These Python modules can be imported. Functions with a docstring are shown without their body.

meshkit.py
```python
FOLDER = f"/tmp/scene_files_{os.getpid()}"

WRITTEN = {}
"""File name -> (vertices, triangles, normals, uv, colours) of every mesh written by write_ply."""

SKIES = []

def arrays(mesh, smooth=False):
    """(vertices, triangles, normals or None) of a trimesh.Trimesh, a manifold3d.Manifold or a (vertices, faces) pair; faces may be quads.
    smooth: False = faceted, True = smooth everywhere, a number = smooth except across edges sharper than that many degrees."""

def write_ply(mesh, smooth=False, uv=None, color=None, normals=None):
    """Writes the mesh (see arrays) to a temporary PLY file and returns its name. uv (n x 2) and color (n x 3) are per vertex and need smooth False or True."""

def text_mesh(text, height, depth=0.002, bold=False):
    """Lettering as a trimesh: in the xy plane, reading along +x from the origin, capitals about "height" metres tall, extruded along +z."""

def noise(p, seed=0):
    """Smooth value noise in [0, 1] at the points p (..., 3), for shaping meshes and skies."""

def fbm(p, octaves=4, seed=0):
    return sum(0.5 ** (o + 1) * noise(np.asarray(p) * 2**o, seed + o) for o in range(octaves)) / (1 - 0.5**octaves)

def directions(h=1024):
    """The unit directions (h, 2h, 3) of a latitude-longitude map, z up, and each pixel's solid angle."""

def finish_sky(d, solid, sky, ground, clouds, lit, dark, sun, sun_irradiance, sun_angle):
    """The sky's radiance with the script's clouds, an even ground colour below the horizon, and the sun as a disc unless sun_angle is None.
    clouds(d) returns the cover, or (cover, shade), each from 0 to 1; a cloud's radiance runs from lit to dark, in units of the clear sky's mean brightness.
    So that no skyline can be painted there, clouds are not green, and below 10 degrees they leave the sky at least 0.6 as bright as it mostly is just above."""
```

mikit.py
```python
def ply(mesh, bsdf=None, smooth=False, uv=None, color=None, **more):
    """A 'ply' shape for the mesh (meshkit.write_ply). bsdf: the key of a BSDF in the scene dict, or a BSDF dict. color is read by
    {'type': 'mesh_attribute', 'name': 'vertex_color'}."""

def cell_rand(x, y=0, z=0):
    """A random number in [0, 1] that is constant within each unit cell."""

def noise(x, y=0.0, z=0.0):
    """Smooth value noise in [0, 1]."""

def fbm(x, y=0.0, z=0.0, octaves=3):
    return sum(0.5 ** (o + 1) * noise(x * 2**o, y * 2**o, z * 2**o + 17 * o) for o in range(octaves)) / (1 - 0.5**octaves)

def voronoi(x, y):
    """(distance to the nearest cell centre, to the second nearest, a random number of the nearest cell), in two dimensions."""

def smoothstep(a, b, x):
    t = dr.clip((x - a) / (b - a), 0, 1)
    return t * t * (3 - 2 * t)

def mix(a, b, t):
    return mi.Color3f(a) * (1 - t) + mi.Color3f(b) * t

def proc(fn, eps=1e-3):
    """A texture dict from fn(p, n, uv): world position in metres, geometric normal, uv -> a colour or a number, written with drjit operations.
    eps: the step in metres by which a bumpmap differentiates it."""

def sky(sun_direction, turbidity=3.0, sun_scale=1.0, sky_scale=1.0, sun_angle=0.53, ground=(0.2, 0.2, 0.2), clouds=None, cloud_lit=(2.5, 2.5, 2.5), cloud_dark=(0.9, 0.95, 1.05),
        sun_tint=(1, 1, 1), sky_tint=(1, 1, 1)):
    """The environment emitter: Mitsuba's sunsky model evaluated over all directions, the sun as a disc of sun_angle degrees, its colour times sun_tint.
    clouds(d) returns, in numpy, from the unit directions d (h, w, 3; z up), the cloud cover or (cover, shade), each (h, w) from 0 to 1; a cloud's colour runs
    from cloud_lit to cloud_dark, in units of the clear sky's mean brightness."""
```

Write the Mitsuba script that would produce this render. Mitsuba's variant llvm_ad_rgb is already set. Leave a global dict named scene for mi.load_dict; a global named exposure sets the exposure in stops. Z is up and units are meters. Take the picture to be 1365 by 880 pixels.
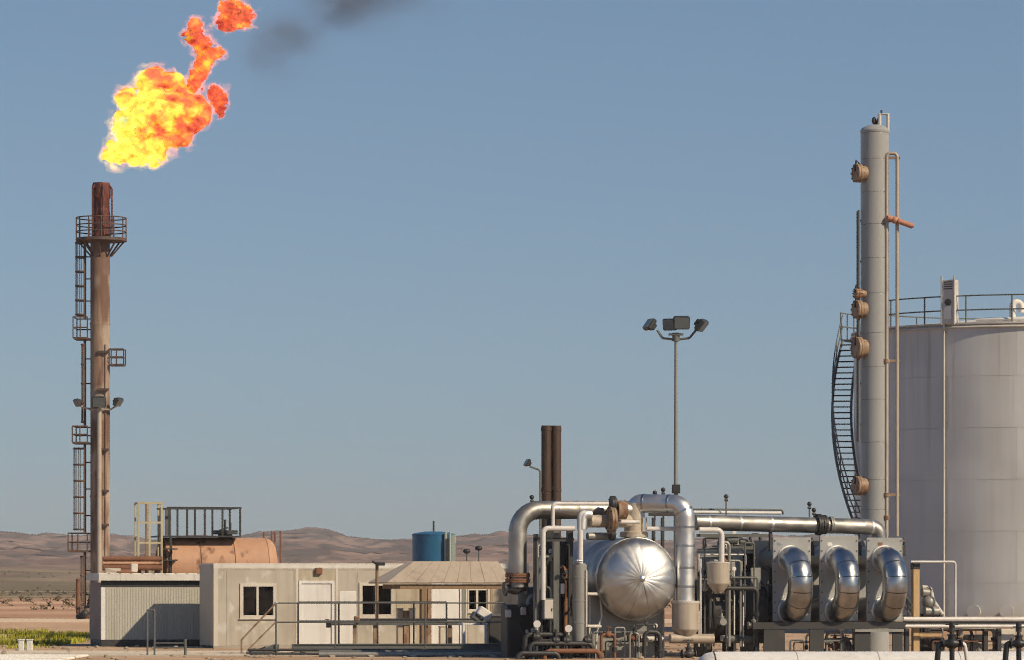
import math, random, numpy as np, trimesh, drjit as dr, mitsuba as mi, mikit, meshkit
import manifold3d as m3
from shapely.geometry import Polygon, box as sbox

rng = random.Random(7)
nrg = np.random.default_rng(11)
scene, labels = {}, {}
T = mi.ScalarTransform4f

# ------------------------------------------------------------------ camera, sky, exposure
F, CX, HY, CZ = 5040.0, 682.5, 772.0, 2.15        # focal length and horizon in pixels of the 1365 x 880 photograph, eye height
exposure = 1.42
scene['haze_air'] = {'type': 'homogeneous', 'albedo': {'type': 'rgb', 'value': [.88, .91, .99]}, 'sigma_t': 1.5e-4}
scene['camera'] = {'type': 'perspective', 'fov': 2*math.degrees(math.atan(CX/F)), 'fov_axis': 'x',
                   'principal_point_offset_x': 0.0, 'principal_point_offset_y': -(HY-440)/880.0,
                   'near_clip': 0.5, 'far_clip': 30000.0, 'medium': {'type': 'ref', 'id': 'haze_air'},
                   'to_world': T().look_at(origin=[0, 0, CZ], target=[0, 10, CZ], up=[0, 0, 1])}
SUN_AZ, SUN_EL = math.radians(54), math.radians(34)
SUN = [math.sin(SUN_AZ)*math.cos(SUN_EL), -math.cos(SUN_AZ)*math.cos(SUN_EL), math.sin(SUN_EL)]
scene['sky'] = mikit.sky(SUN, turbidity=2.6, sun_scale=1.10, sky_scale=.80, sun_tint=(.965, .99, 1.01), sky_tint=(.94, 1.01, 1.115), ground=(.25, .2, .15))

# ------------------------------------------------------------------ materials
def fb(*a, **k): return mikit.fbm(*a, **k)
def sst(a, b, x): return mikit.smoothstep(a, b, x)
def two(d): return {'type': 'twosided', 'bsdf': d}
def prin(col, rough=.5, metal=0.0, spec=.5):
    c = col if isinstance(col, dict) else {'type': 'rgb', 'value': list(col)}
    r = rough if isinstance(rough, dict) else float(rough)
    return two({'type': 'principled', 'base_color': c, 'roughness': r, 'metallic': float(metal), 'specular': float(spec)})
def bump(d, fn, s=1.0, eps=.01):
    inner = d['bsdf'] if d.get('type') == 'twosided' else d
    return two({'type': 'bumpmap', 'arbitrary': mikit.proc(fn, eps), 'scale': s, 'bsdf': inner})

def painted(base, dirt=(.16, .12, .09), amount=.35, scale=1.0, streak=.5, rust=None, rust_at=.74):
    base, dirt = tuple(base), tuple(dirt)
    def fn(p, n, uv):
        a = fb(p.x*1.3*scale, p.y*1.3*scale, p.z*1.3*scale, octaves=3)
        s = fb(p.x*7*scale, p.y*7*scale, p.z*.45*scale, octaves=3)
        k = dr.clip((1-streak)*sst(.4, .8, a) + streak*sst(.45, .85, s), 0, 1)*amount
        c = mikit.mix(base, dirt, k)
        if rust is not None:
            g = fb(p.x*3.1*scale+9, p.y*3.1*scale, p.z*1.6*scale, octaves=4)
            c = mikit.mix(c, rust, sst(rust_at-.1, rust_at+.06, g)*.85)
        return c
    return mikit.proc(fn)

def metal_col(lo, hi):
    def fn(p, n, uv):
        a = fb(p.x*2.2, p.y*2.2, p.z*2.2, octaves=3)
        return mikit.mix(lo, hi, sst(.25, .75, a))
    return mikit.proc(fn)
def metal_rough(lo, hi):
    def fn(p, n, uv): return lo + (hi-lo)*sst(.3, .75, fb(p.x*3.3+5, p.y*3.3, p.z*3.3, octaves=3))
    return mikit.proc(fn)
def ripple(p, n, uv): return fb(p.x*3.5, p.y*3.5, p.z*3.5, octaves=2)*.012

M = scene
M['m_alum'] = bump(prin(metal_col((.66, .66, .65), (.84, .84, .83)), metal_rough(.40, .56), .97), ripple, .8)
M['m_alum_head'] = bump(prin(metal_col((.50, .50, .50), (.68, .68, .675)), metal_rough(.36, .54), 1.0), ripple, .7)
M['m_alum_dull'] = bump(prin(metal_col((.30, .29, .275), (.43, .42, .40)), metal_rough(.40, .58), .85), ripple, .8)
M['m_alum_bright'] = bump(prin(metal_col((.43, .44, .45), (.64, .65, .655)), metal_rough(.22, .38), 1.0), ripple, .8)
M['m_white_pipe'] = prin(painted((.66, .64, .62), (.35, .30, .26), .5), .4)
M['m_galv'] = prin(painted((.30, .30, .28), (.16, .13, .10), .5), .45, .3)
M['m_grey_steel'] = prin(painted((.12, .125, .12), (.055, .05, .045), .6), .5)
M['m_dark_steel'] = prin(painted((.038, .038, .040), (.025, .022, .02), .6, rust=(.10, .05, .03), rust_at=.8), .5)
M['m_black'] = prin((.018, .018, .02), .45)
M['m_black_lamp'] = prin((.03, .032, .035), .4)
M['m_lamp_glass'] = prin((.12, .14, .15), .15)
M['m_tank_trim'] = prin(painted((.55, .52, .48), (.3, .25, .2), .5), .5)
M['m_column'] = prin(painted((.335, .34, .335), (.23, .23, .22), .45, .45, .7), .34)
M['m_tan_clad'] = prin(painted((.46, .40, .33), (.22, .16, .11), .6, 1.4), .55, .15)
M['m_brown_clad'] = prin(painted((.33, .23, .15), (.10, .06, .04), .75, 2.2, rust=(.18, .08, .04), rust_at=.62), .6)
def tank_fn(p, n, uv):
    a = fb(p.x*.35, p.y*.35, p.z*.35, octaves=3); s = fb(p.x*2.6, p.y*2.6, p.z*.10, octaves=4); g = fb(p.x*5.5+3, p.y*5.5, p.z*.22, octaves=3)
    c = mikit.mix((.60, .60, .595), (.48, .475, .465), sst(.3, .7, a)*.6 + sst(.45, .75, s)*.4)
    run = sst(.60, .78, g)*sst(6.0, 12.0, p.z)
    c = mikit.mix(c, (.30, .22, .16), run*.45)
    return mikit.mix(c, (.34, .29, .23), sst(1.6, .2, p.z)*.5)
def stack_fn(p, n, uv):
    a = fb(p.x*2.6, p.y*2.6, p.z*.28, octaves=4)
    b = fb(p.x*1.2+3, p.y*1.2, p.z*.6, octaves=3)
    c = mikit.mix((.155, .085, .058), (.34, .24, .175), sst(.36, .64, a))
    c = mikit.mix(c, (.42, .35, .28), sst(.50, .72, b)*.65)
    top = sst(17.5, 20.0, p.z)
    return mikit.mix(c, (.12, .055, .04), top*.75)
M['m_tank'] = prin(mikit.proc(tank_fn), .36)
M['m_stack'] = prin(mikit.proc(stack_fn), .75)
M['m_stack_tip'] = prin(painted((.105, .022, .018), (.03, .012, .012), .9, 2.0, rust=(.20, .06, .035), rust_at=.6), .7)
M['m_stack_steel'] = prin(painted((.085, .06, .05), (.04, .03, .025), .6, rust=(.15, .07, .04), rust_at=.6), .65)
M['m_rust'] = prin(painted((.22, .10, .055), (.09, .04, .025), .8, 2.5), .8)
M['m_chimney'] = prin(painted((.060, .034, .024), (.02, .014, .012), .8, 1.3, .8), .6)
M['m_cabin'] = prin(painted((.48, .43, .345), (.28, .22, .155), .5, .9, .65), .6)
M['m_cabin_panel'] = prin(painted((.475, .435, .365), (.27, .22, .165), .6, 1.0, .5, rust=(.60, .58, .54), rust_at=.70), .6)
M['m_cabin_panel_b'] = prin(painted((.46, .40, .30), (.25, .19, .13), .62, 1.6, .7, rust=(.56, .53, .48), rust_at=.74), .6)
M['m_cream'] = prin(painted((.62, .57, .49), (.35, .28, .2), .45), .5)
M['m_white'] = prin(painted((.74, .72, .69), (.45, .40, .34), .4, 1.2, .6), .5)
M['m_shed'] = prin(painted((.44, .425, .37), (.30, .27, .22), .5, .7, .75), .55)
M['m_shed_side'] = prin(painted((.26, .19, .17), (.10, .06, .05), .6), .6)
M['m_roof_white'] = prin(painted((.68, .65, .60), (.35, .30, .24), .55), .6)
M['m_canopy'] = prin(painted((.44, .365, .29), (.27, .215, .165), .6, 1.1, .6), .85)
M['m_wood'] = prin(painted((.26, .17, .10), (.10, .06, .04), .7, 2.0, .8), .8)
M['m_tan_post'] = prin(painted((.50, .34, .18), (.25, .14, .07), .6, 1.5, .8), .7)
M['m_yellow'] = prin(painted((.46, .41, .27), (.22, .17, .10), .6), .6)
M['m_orange_tank'] = prin(painted((.50, .285, .175), (.34, .18, .11), .6, .9, .55, rust=(.16, .06, .03), rust_at=.70), .6)
M['m_orange'] = prin(painted((.50, .22, .14), (.25, .10, .06), .6), .6)
M['m_blue_tank'] = prin(painted((.022, .125, .25), (.015, .06, .10), .5, 1.2), .35)
M['m_pale_green'] = prin(painted((.36, .42, .38), (.2, .2, .16), .5), .5)
M['m_concrete'] = prin(painted((.40, .35, .28), (.26, .21, .15), .6, .5, .1), .9)
M['m_concrete_pale'] = prin(painted((.60, .57, .51), (.38, .32, .25), .55, .5, .1), .9)
M['m_brick_wall'] = prin(painted((.42, .29, .20), (.22, .13, .09), .7, 1.0), .9)
M['m_glass'] = {'type': 'thindielectric', 'int_ior': 1.5}
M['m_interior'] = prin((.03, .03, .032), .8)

def ground_fn(p, n, uv):
    r = dr.sqrt(p.x*p.x + p.y*p.y)
    a = fb(p.x*.02, p.y*.05, 0, octaves=4)
    b = fb(p.x*.5, p.y*.5, 3, octaves=4)
    c = fb(p.x*4, p.y*4, 7, octaves=3)
    tan = mikit.mix((.235, .155, .100), (.35, .255, .18), sst(.3, .7, b)*.6 + .4*c)
    rose = mikit.mix((.25, .150, .10), (.34, .225, .155), sst(.35, .65, a))
    olive = mikit.mix((.100, .080, .048), (.175, .135, .088), sst(.35, .62, fb(p.x*.012+4, p.y*.03, 1, octaves=4)))
    hill = mikit.mix((.112, .072, .060), (.205, .140, .115), sst(.30, .64, fb(p.x*.02, p.y*.006, p.z*.10, octaves=5)))
    scrub = sst(.44, .60, fb(p.x*.07+9, p.y*.012, p.z*.16, octaves=4))
    hill = mikit.mix(hill, (.045, .043, .042), scrub*.7)
    c1 = mikit.mix(tan, rose, sst(140, 210, r))
    c1 = mikit.mix(c1, olive, sst(370, 470, r + 90*(a-.5)))
    c1 = mikit.mix(c1, hill, sst(900, 1300, r + 500*(a-.5)))
    return c1
M['m_ground'] = prin(mikit.proc(ground_fn), .95, 0, .2)
def road_fn(p, n, uv): return mikit.mix((.36, .27, .19), (.45, .36, .27), fb(p.x*.4, p.y*.9, 0, octaves=4))
M['m_road'] = prin(mikit.proc(road_fn), .95, 0, .2)
def grass_fn(p, n, uv): return mikit.mix((.19, .19, .04), (.46, .45, .06), sst(.35, .62, fb(p.x*.45, p.y*.45, 0, octaves=3)))
M['m_grass'] = two({'type': 'diffuse', 'reflectance': mikit.proc(grass_fn)})
M['m_stone'] = prin(painted((.36, .29, .22), (.2, .14, .1), .6, 1.0, .1), .95)

# ------------------------------------------------------------------ mesh helpers
A = math.radians(15)                               # the plant is turned 15 degrees to the line of sight
UX = np.array([math.cos(A), math.sin(A), 0]); UY = np.array([-math.sin(A), math.cos(A), 0]); UZ = np.array([0, 0, 1.0])

def mesh(v, f): return trimesh.Trimesh(np.asarray(v, float), np.asarray(f, int), process=False)
def join(*ms):
    out = []
    for m in ms: out += list(m) if isinstance(m, (list, tuple)) else [m]
    return trimesh.util.concatenate([m for m in out])
_CH = None
def box(c, size, yaw=A, ch=0.0, axes=None):
    h = np.asarray(size, float)/2
    ch = min(ch, h.min()*.6)
    if ch <= 0:
        m = trimesh.creation.box(extents=h*2)
        v = np.array(m.vertices); f = np.array(m.faces)
    else:
        pts = []
        for s in np.ndindex(2, 2, 2):
            sg = np.array(s)*2-1
            for k in range(3):
                q = h - ch; q[k] = h[k]; pts.append(sg*q)
        m = trimesh.convex.convex_hull(np.array(pts)); v = np.array(m.vertices); f = np.array(m.faces)
    ax = axes if axes is not None else (np.array([math.cos(yaw), math.sin(yaw), 0]), np.array([-math.sin(yaw), math.cos(yaw), 0]), UZ)
    R = np.stack(ax, 1)
    return mesh(v @ R.T + np.asarray(c, float), f)
def frame_of(d):
    d = np.asarray(d, float); d = d/np.linalg.norm(d)
    a = np.array([0, 0, 1.0]) if abs(d[2]) < .9 else np.array([1.0, 0, 0])
    x = np.cross(a, d); x /= np.linalg.norm(x)
    return x, np.cross(d, x), d
def sweep(pts, r, n=14, cap=True):
    pts = np.asarray(pts, float); k = len(pts)
    rr = np.broadcast_to(np.asarray(r, float), (k,))
    tang = np.gradient(pts, axis=0)
    tang /= np.linalg.norm(tang, axis=1, keepdims=True) + 1e-12
    x, y, _ = frame_of(tang[0])
    ang = np.arange(n)*2*np.pi/n
    V = []
    for i in range(k):
        t = tang[i]; x = x - t*np.dot(x, t); x /= np.linalg.norm(x); y = np.cross(t, x)
        V.append(pts[i] + rr[i]*(np.cos(ang)[:, None]*x + np.sin(ang)[:, None]*y))
    V = np.vstack(V); Fc = []
    j = np.arange(n); jn = (j+1) % n
    for i in range(k-1):
        a, b = i*n, (i+1)*n
        Fc += [np.stack([a+j, a+jn, b+jn], 1), np.stack([a+j, b+jn, b+j], 1)]
    if cap:
        c0, c1 = len(V), len(V)+1
        V = np.vstack([V, pts[:1], pts[-1:]])
        Fc += [np.stack([jn, j, np.full(n, c0)], 1), np.stack([(k-1)*n+j, (k-1)*n+jn, np.full(n, c1)], 1)]
    return mesh(V, np.vstack(Fc))
def cyl(p, q, r, n=16, r2=None):
    return sweep([p, q], [r, r if r2 is None else r2], n)
def fillet(pts, bend):
    pts = [np.asarray(p, float) for p in pts]; out = [pts[0]]
    for i in range(1, len(pts)-1):
        a, b, c = pts[i-1], pts[i], pts[i+1]
        d1, d2 = (a-b)/np.linalg.norm(a-b), (c-b)/np.linalg.norm(c-b)
        cosang = np.clip(d1 @ d2, -1, 1); half = math.acos(cosang)/2
        if half > 1.55: out.append(b); continue
        L = min(bend/math.tan(half), .48*np.linalg.norm(a-b), .48*np.linalg.norm(c-b)); R = L*math.tan(half)
        bis = d1+d2; bis /= np.linalg.norm(bis); cen = b + bis*(R/math.sin(half))
        s, e = b+d1*L-cen, b+d2*L-cen; tot = math.acos(np.clip(s @ e/(R*R), -1, 1))
        for t in np.linspace(0, 1, 9):
            out.append(cen + (s*math.sin((1-t)*tot)+e*math.sin(t*tot))/math.sin(tot))
    out.append(pts[-1])
    return np.array(out)
def pipe(pts, r, bend=None, n=16): return sweep(fillet(pts, bend or r*2.6), r, n)
def lathe(prof, base, n=32, axis=UZ):
    x, y, d = frame_of(axis); prof = np.asarray(prof, float); k = len(prof)
    ang = np.arange(n)*2*np.pi/n
    V = np.vstack([np.asarray(base) + d*z + max(r, 1e-4)*(np.cos(ang)[:, None]*x+np.sin(ang)[:, None]*y) for r, z in prof])
    j = np.arange(n); jn = (j+1) % n; Fc = []
    for i in range(k-1):
        a, b = i*n, (i+1)*n
        Fc += [np.stack([a+j, a+jn, b+jn], 1), np.stack([a+j, b+jn, b+j], 1)]
    return mesh(V, np.vstack(Fc))
def ring(c, axis, r, t, n=24):
    """a thin torus-like hoop of bar radius t"""
    x, y, d = frame_of(axis); a = np.linspace(0, 2*np.pi, n+1)
    return sweep(np.asarray(c) + r*(np.cos(a)[:, None]*x+np.sin(a)[:, None]*y), t, 6, cap=False)
def ball(c, r, s=2, scale=(1, 1, 1)):
    m = trimesh.creation.icosphere(subdivisions=s, radius=1.0)
    return mesh(np.array(m.vertices)*r*np.asarray(scale)+np.asarray(c), m.faces)
def prism(poly, O, ex, ey, ez, t):
    """shapely polygon in (ex, ey), extruded by t along ez from the origin O"""
    m = trimesh.creation.extrude_polygon(poly, abs(t), engine='earcut')
    v = np.array(m.vertices); f = np.array(m.faces)
    if t < 0: v[:, 2] += t
    V = np.asarray(O) + v[:, :1]*ex + v[:, 1:2]*ey + v[:, 2:]*ez
    if np.dot(np.cross(ex, ey), ez) < 0: f = f[:, ::-1]
    return mesh(V, f)

def P(x, y, Y): return np.array([(x-CX)/F*Y, Y, CZ-(y-HY)/F*Y])
class Plane:
    """a vertical plane of the plant; a pixel of the photograph becomes a point on it, d metres behind it"""
    def __init__(s, x0, Y0, yaw=A):
        s.c, s.s = math.cos(yaw), math.sin(yaw); s.O = np.array([(x0-CX)/F*Y0, Y0, 0]); s.yaw = yaw
        s.ux, s.uy = np.array([s.c, s.s, 0]), np.array([-s.s, s.c, 0])
    def loc(s, x, y, d=0.0):
        q = (x-CX)/F
        u = (q*(s.O[1]+d*s.c)-s.O[0]+d*s.s)/(s.c-q*s.s)
        Y = s.O[1]+u*s.s+d*s.c
        return u, CZ-(y-HY)/F*Y
    def w(s, u, z, d=0.0): return s.O+s.ux*u+s.uy*d+UZ*z
    def __call__(s, x, y, d=0.0):
        u, z = s.loc(x, y, d); return s.w(u, z, d)
    def m(s, px, x, d=0.0): return px/F*s(x, HY, d)[1]
    def rect(s, x0, y0, x1, y1, d, t, ch=0.0):
        """box whose front face fills that rectangle of pixels at depth d"""
        (u0, z0), (u1, z1) = s.loc(x0, y1, d), s.loc(x1, y0, d)
        z0 = s.loc((x0+x1)/2, y1, d)[1]; z1 = s.loc((x0+x1)/2, y0, d)[1]
        return s.bx(u0, u1, d, d+t, z0, z1, ch)
    def bx(s, u0, u1, d0, d1, z0, z1, ch=0.0):
        return box(s.w((u0+u1)/2, (z0+z1)/2, (d0+d1)/2), (abs(u1-u0), abs(d1-d0), abs(z1-z0)), s.yaw, ch)

# ------------------------------------------------------------------ registering
used = {}
def numbered(name):
    k = used.get(name, 0); used[name] = k+1
    return name if k == 0 else f'{name}_{k:03d}'
def thing(name, label, cat, group=None):
    key = numbered(name); labels[key] = {'label': label, 'category': cat}
    if group: labels[key]['group'] = group
    return key
def part(parent, name, m, mat, smooth=40, label=None, **more):
    key = numbered(parent+'__'+name)
    scene[key] = mikit.ply(join(m) if isinstance(m, (list, tuple)) else m, mat, smooth, **more)
    if label: labels[key] = {'label': label}
    return key
def single(name, m, mat, label, cat, group=None, kind=None, smooth=40, **more):
    key = numbered(name); scene[key] = mikit.ply(join(m) if isinstance(m, (list, tuple)) else m, mat, smooth, **more)
    labels[key] = {'label': label, 'category': cat}
    if group: labels[key]['group'] = group
    if kind: labels[key]['kind'] = kind
    return key
def struct(name, m, mat, label, smooth=False):
    key = numbered(name); scene[key] = mikit.ply(m, mat, smooth); labels[key] = {'kind': 'structure', 'label': label, 'category': name.replace('_', ' ')}
    return key

def railing(t, pts, h, rails, r=.025, posts=None, mat='m_grey_steel', post_name='post', rail_name='rail', every=None):
    """posts and rails along a floor line; rails are heights as fractions of h"""
    pts = [np.asarray(p, float) for p in pts]
    for k in rails:
        part(t, rail_name, sweep(np.array([p+UZ*h*k for p in pts]), r, 8), mat)
    for p in (posts if posts is not None else pts):
        part(t, post_name, cyl(p, p+UZ*h, r*1.1, 8), mat)
def flange(parent, c, axis, r, t=.05, mat='m_grey_steel', name='flange'):
    c = np.asarray(c); d = np.asarray(axis)/np.linalg.norm(axis)
    x, y, _ = frame_of(d)
    k = part(parent, name, [cyl(c-d*t, c-d*t*.08, r, 20), cyl(c+d*t*.08, c+d*t, r, 20)], mat)
    bolts = [cyl(c+(x*math.cos(a)+y*math.sin(a))*r*.84-d*t*1.5, c+(x*math.cos(a)+y*math.sin(a))*r*.84+d*t*1.5, r*.07, 6) for a in np.arange(8)*math.pi/4]
    part(parent, 'bolts', bolts, 'm_dark_steel')
    return k
def valve(name, c, axis, s, label, group=None, body='m_dark_steel', wheel='m_dark_steel', up=UZ, handwheel=True):
    """a gate valve of face-to-face length 2 s: body, two flanges, bonnet, stem and handwheel"""
    c = np.asarray(c, float); d = np.asarray(axis)/np.linalg.norm(axis); up = np.asarray(up, float)
    t = thing(name, label, 'valve', group)
    part(t, 'body', [sweep([c-d*s, c-d*s*.6, c-d*s*.35, c, c+d*s*.35, c+d*s*.6, c+d*s], np.array([.34, .34, .5, .58, .5, .34, .34])*s, 16)], body)
    for k in (-1, 1): part(t, 'flange', cyl(c+d*k*s*.86, c+d*k*s, s*.62, 18), body)
    part(t, 'bonnet', lathe([(.0, .3*s), (.42*s, .3*s), (.40*s, .75*s), (.5*s, .78*s), (.5*s, .92*s), (.25*s, .95*s), (.16*s, 1.5*s), (0, 1.5*s)], c, 16, up), body)
    part(t, 'stem', cyl(c+up*1.4*s, c+up*2.1*s, .07*s, 8), 'm_galv')
    if handwheel:
        x, y, _ = frame_of(up); q = c+up*1.9*s
        w = [ring(q, up, .62*s, .06*s, 20)] + [cyl(q-v*.6*s, q+v*.6*s, .045*s, 6) for v in (x, y)]
        part(t, 'handwheel', w, wheel)
    return t
def floodlight(parent, c, face, s, mat='m_black_lamp', name='lamp'):
    """lamp housing looking along 'face' with its glass and bracket"""
    d = np.asarray(face, float); d /= np.linalg.norm(d)
    x, y, _ = frame_of(d)
    k = part(parent, name, [box(np.asarray(c), (s, s*.8, s*.35), axes=(x, y, d), ch=s*.08), box(np.asarray(c)-d*s*.27, (s*.6, s*.45, s*.25), axes=(x, y, d), ch=s*.06)], mat, False)
    part(k, 'glass', box(np.asarray(c)+d*s*.18, (s*.86, s*.66, s*.03), axes=(x, y, d)), 'm_lamp_glass', False)
    return k

# ------------------------------------------------------------------ ground, hills, road, pavement
SKY_X = [-900, -300, 0, 30, 60, 90, 120, 150, 200, 230, 330, 370, 410, 440, 460, 480, 550, 620, 670, 700, 800, 1000, 1400, 2200]
SKY_Y = [708, 700, 703, 706, 708, 711, 707, 708, 716, 713, 709, 705, 703, 704, 712, 716, 717, 713, 712, 716, 718, 714, 709, 716]
def height(X, Y):
    r = np.hypot(X, Y); px = CX+F*np.tan(np.clip(np.arctan2(X, np.maximum(Y, 1e-3)), -1.2, 1.2))
    a = np.arctan2(X, Y)
    top = np.interp(px, SKY_X, SKY_Y)
    ridge = (HY-top)/F*2600
    away = np.clip((np.abs(a)-.20)/.2, 0, 1)
    ridge = ridge*(1-away) + away*(45+40*meshkit.fbm(np.stack([a*5, a*0, a*0], -1), 3, 5))
    p = np.stack([X*.0035, Y*.0035, X*0], -1); n1 = meshkit.fbm(p, 6, 3); n2 = meshkit.fbm(p*4.5, 5, 9)
    ramp = np.clip((r-900)/1700, 0, 1); ramp = ramp**1.15*np.clip((3100-r)/500, 0, 1)**.5
    h = ridge*ramp*(.86+.20*n1*(1-np.clip((r-2350)/250, 0, 1)) + .14*np.clip((r-2350)/250, 0, 1))
    h = h + np.clip((r-500)/400, 0, 1)*(n1-.5)*6*np.clip((2500-r)/900, .15, 1) + np.clip((r-1000)/600, 0, 1)*((n2-.5)*8 + (.5-np.abs(2*meshkit.fbm(p*9, 5, 17)-1))*6*np.clip((2700-r)/300, 0, 1))
    h = h + np.clip((r-2300)/250, 0, 1)*(meshkit.fbm(np.stack([a*150, r*.004, a*0], -1), 5, 21)-.5)*5
    return np.where(r < 450, 0, h*np.clip((r-450)/120, 0, 1))
rad = np.concatenate([[0, 20, 45, 70, 100, 140, 190, 250, 330], np.geomspace(350, 3600, 240), [3900]])
inner = np.radians(np.linspace(-15, 15, 460)); outer = np.radians(np.linspace(15, 345, 120))[1:-1]
az = np.concatenate([inner, outer])
RR, AZ = np.meshgrid(rad, az, indexing='ij')
GX, GY = RR*np.sin(AZ), RR*np.cos(AZ)
GZ = np.where(RR > 3800, -6.0, height(GX, GY))
n_r, n_a = RR.shape
ii, jj = np.meshgrid(np.arange(n_r-1), np.arange(n_a), indexing='ij'); jn = (jj+1) % n_a
quad = np.stack([ii*n_a+jj, ii*n_a+jn, (ii+1)*n_a+jn, (ii+1)*n_a+jj], -1).reshape(-1, 4)
tri = np.vstack([quad[:, [0, 2, 1]], quad[:, [0, 3, 2]]])
GV = np.stack([GX, GY, GZ], -1).reshape(-1, 3)
quad_r = RR.reshape(-1)[tri].max(1)
def sub(mask):
    f = tri[mask]; u, inv = np.unique(f, return_inverse=True); return mesh(GV[u], inv.reshape(-1, 3))
struct('ground', sub(quad_r <= 900), 'm_ground', 'dry tan desert ground around the plant', True)
struct('hills', sub(quad_r > 900), 'm_ground', 'low brown desert hills along the horizon', True)
def strip(y0, y1, x0, x1, z, wob=0.0, seg=60):
    X = np.linspace(x0, x1, seg); w = wob*(meshkit.fbm(np.stack([X*.03, X*0, X*0], -1), 3, 2)-.5)
    V = np.vstack([np.stack([X, y0+w, X*0+z], 1), np.stack([X, y1+w*1.2, X*0+z], 1)])
    i = np.arange(seg-1); return mesh(V, np.vstack([np.stack([i, i+1, seg+i+1], 1), np.stack([i, seg+i+1, seg+i], 1)]))
struct('dirt_road', strip(186, 204, -160, 60, .004, 10), 'm_road', 'pale dirt road crossing the plain behind the flare stack')
def slab_strip(y0, y1, x0, x1, h):
    return box(((x0+x1)/2, (y0+y1)/2, h/2-.1), (x1-x0, y1-y0, h+.2), 0, .015)
pv = numbered('pavement'); labels[pv] = {'kind': 'structure', 'label': 'pale concrete pavement in front of the corrugated shed', 'category': 'pavement'}
for k in range(7):
    part(pv, 'slab', slab_strip(96.0, 105.5, -30+k*2.6, -30+k*2.6+2.585, .05), 'm_concrete_pale', False)
for k in range(12):
    part(pv, 'slab', slab_strip(105.65, 112.6, -30+k*2.6, -30+k*2.6+2.585, .02), 'm_concrete', False)

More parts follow.
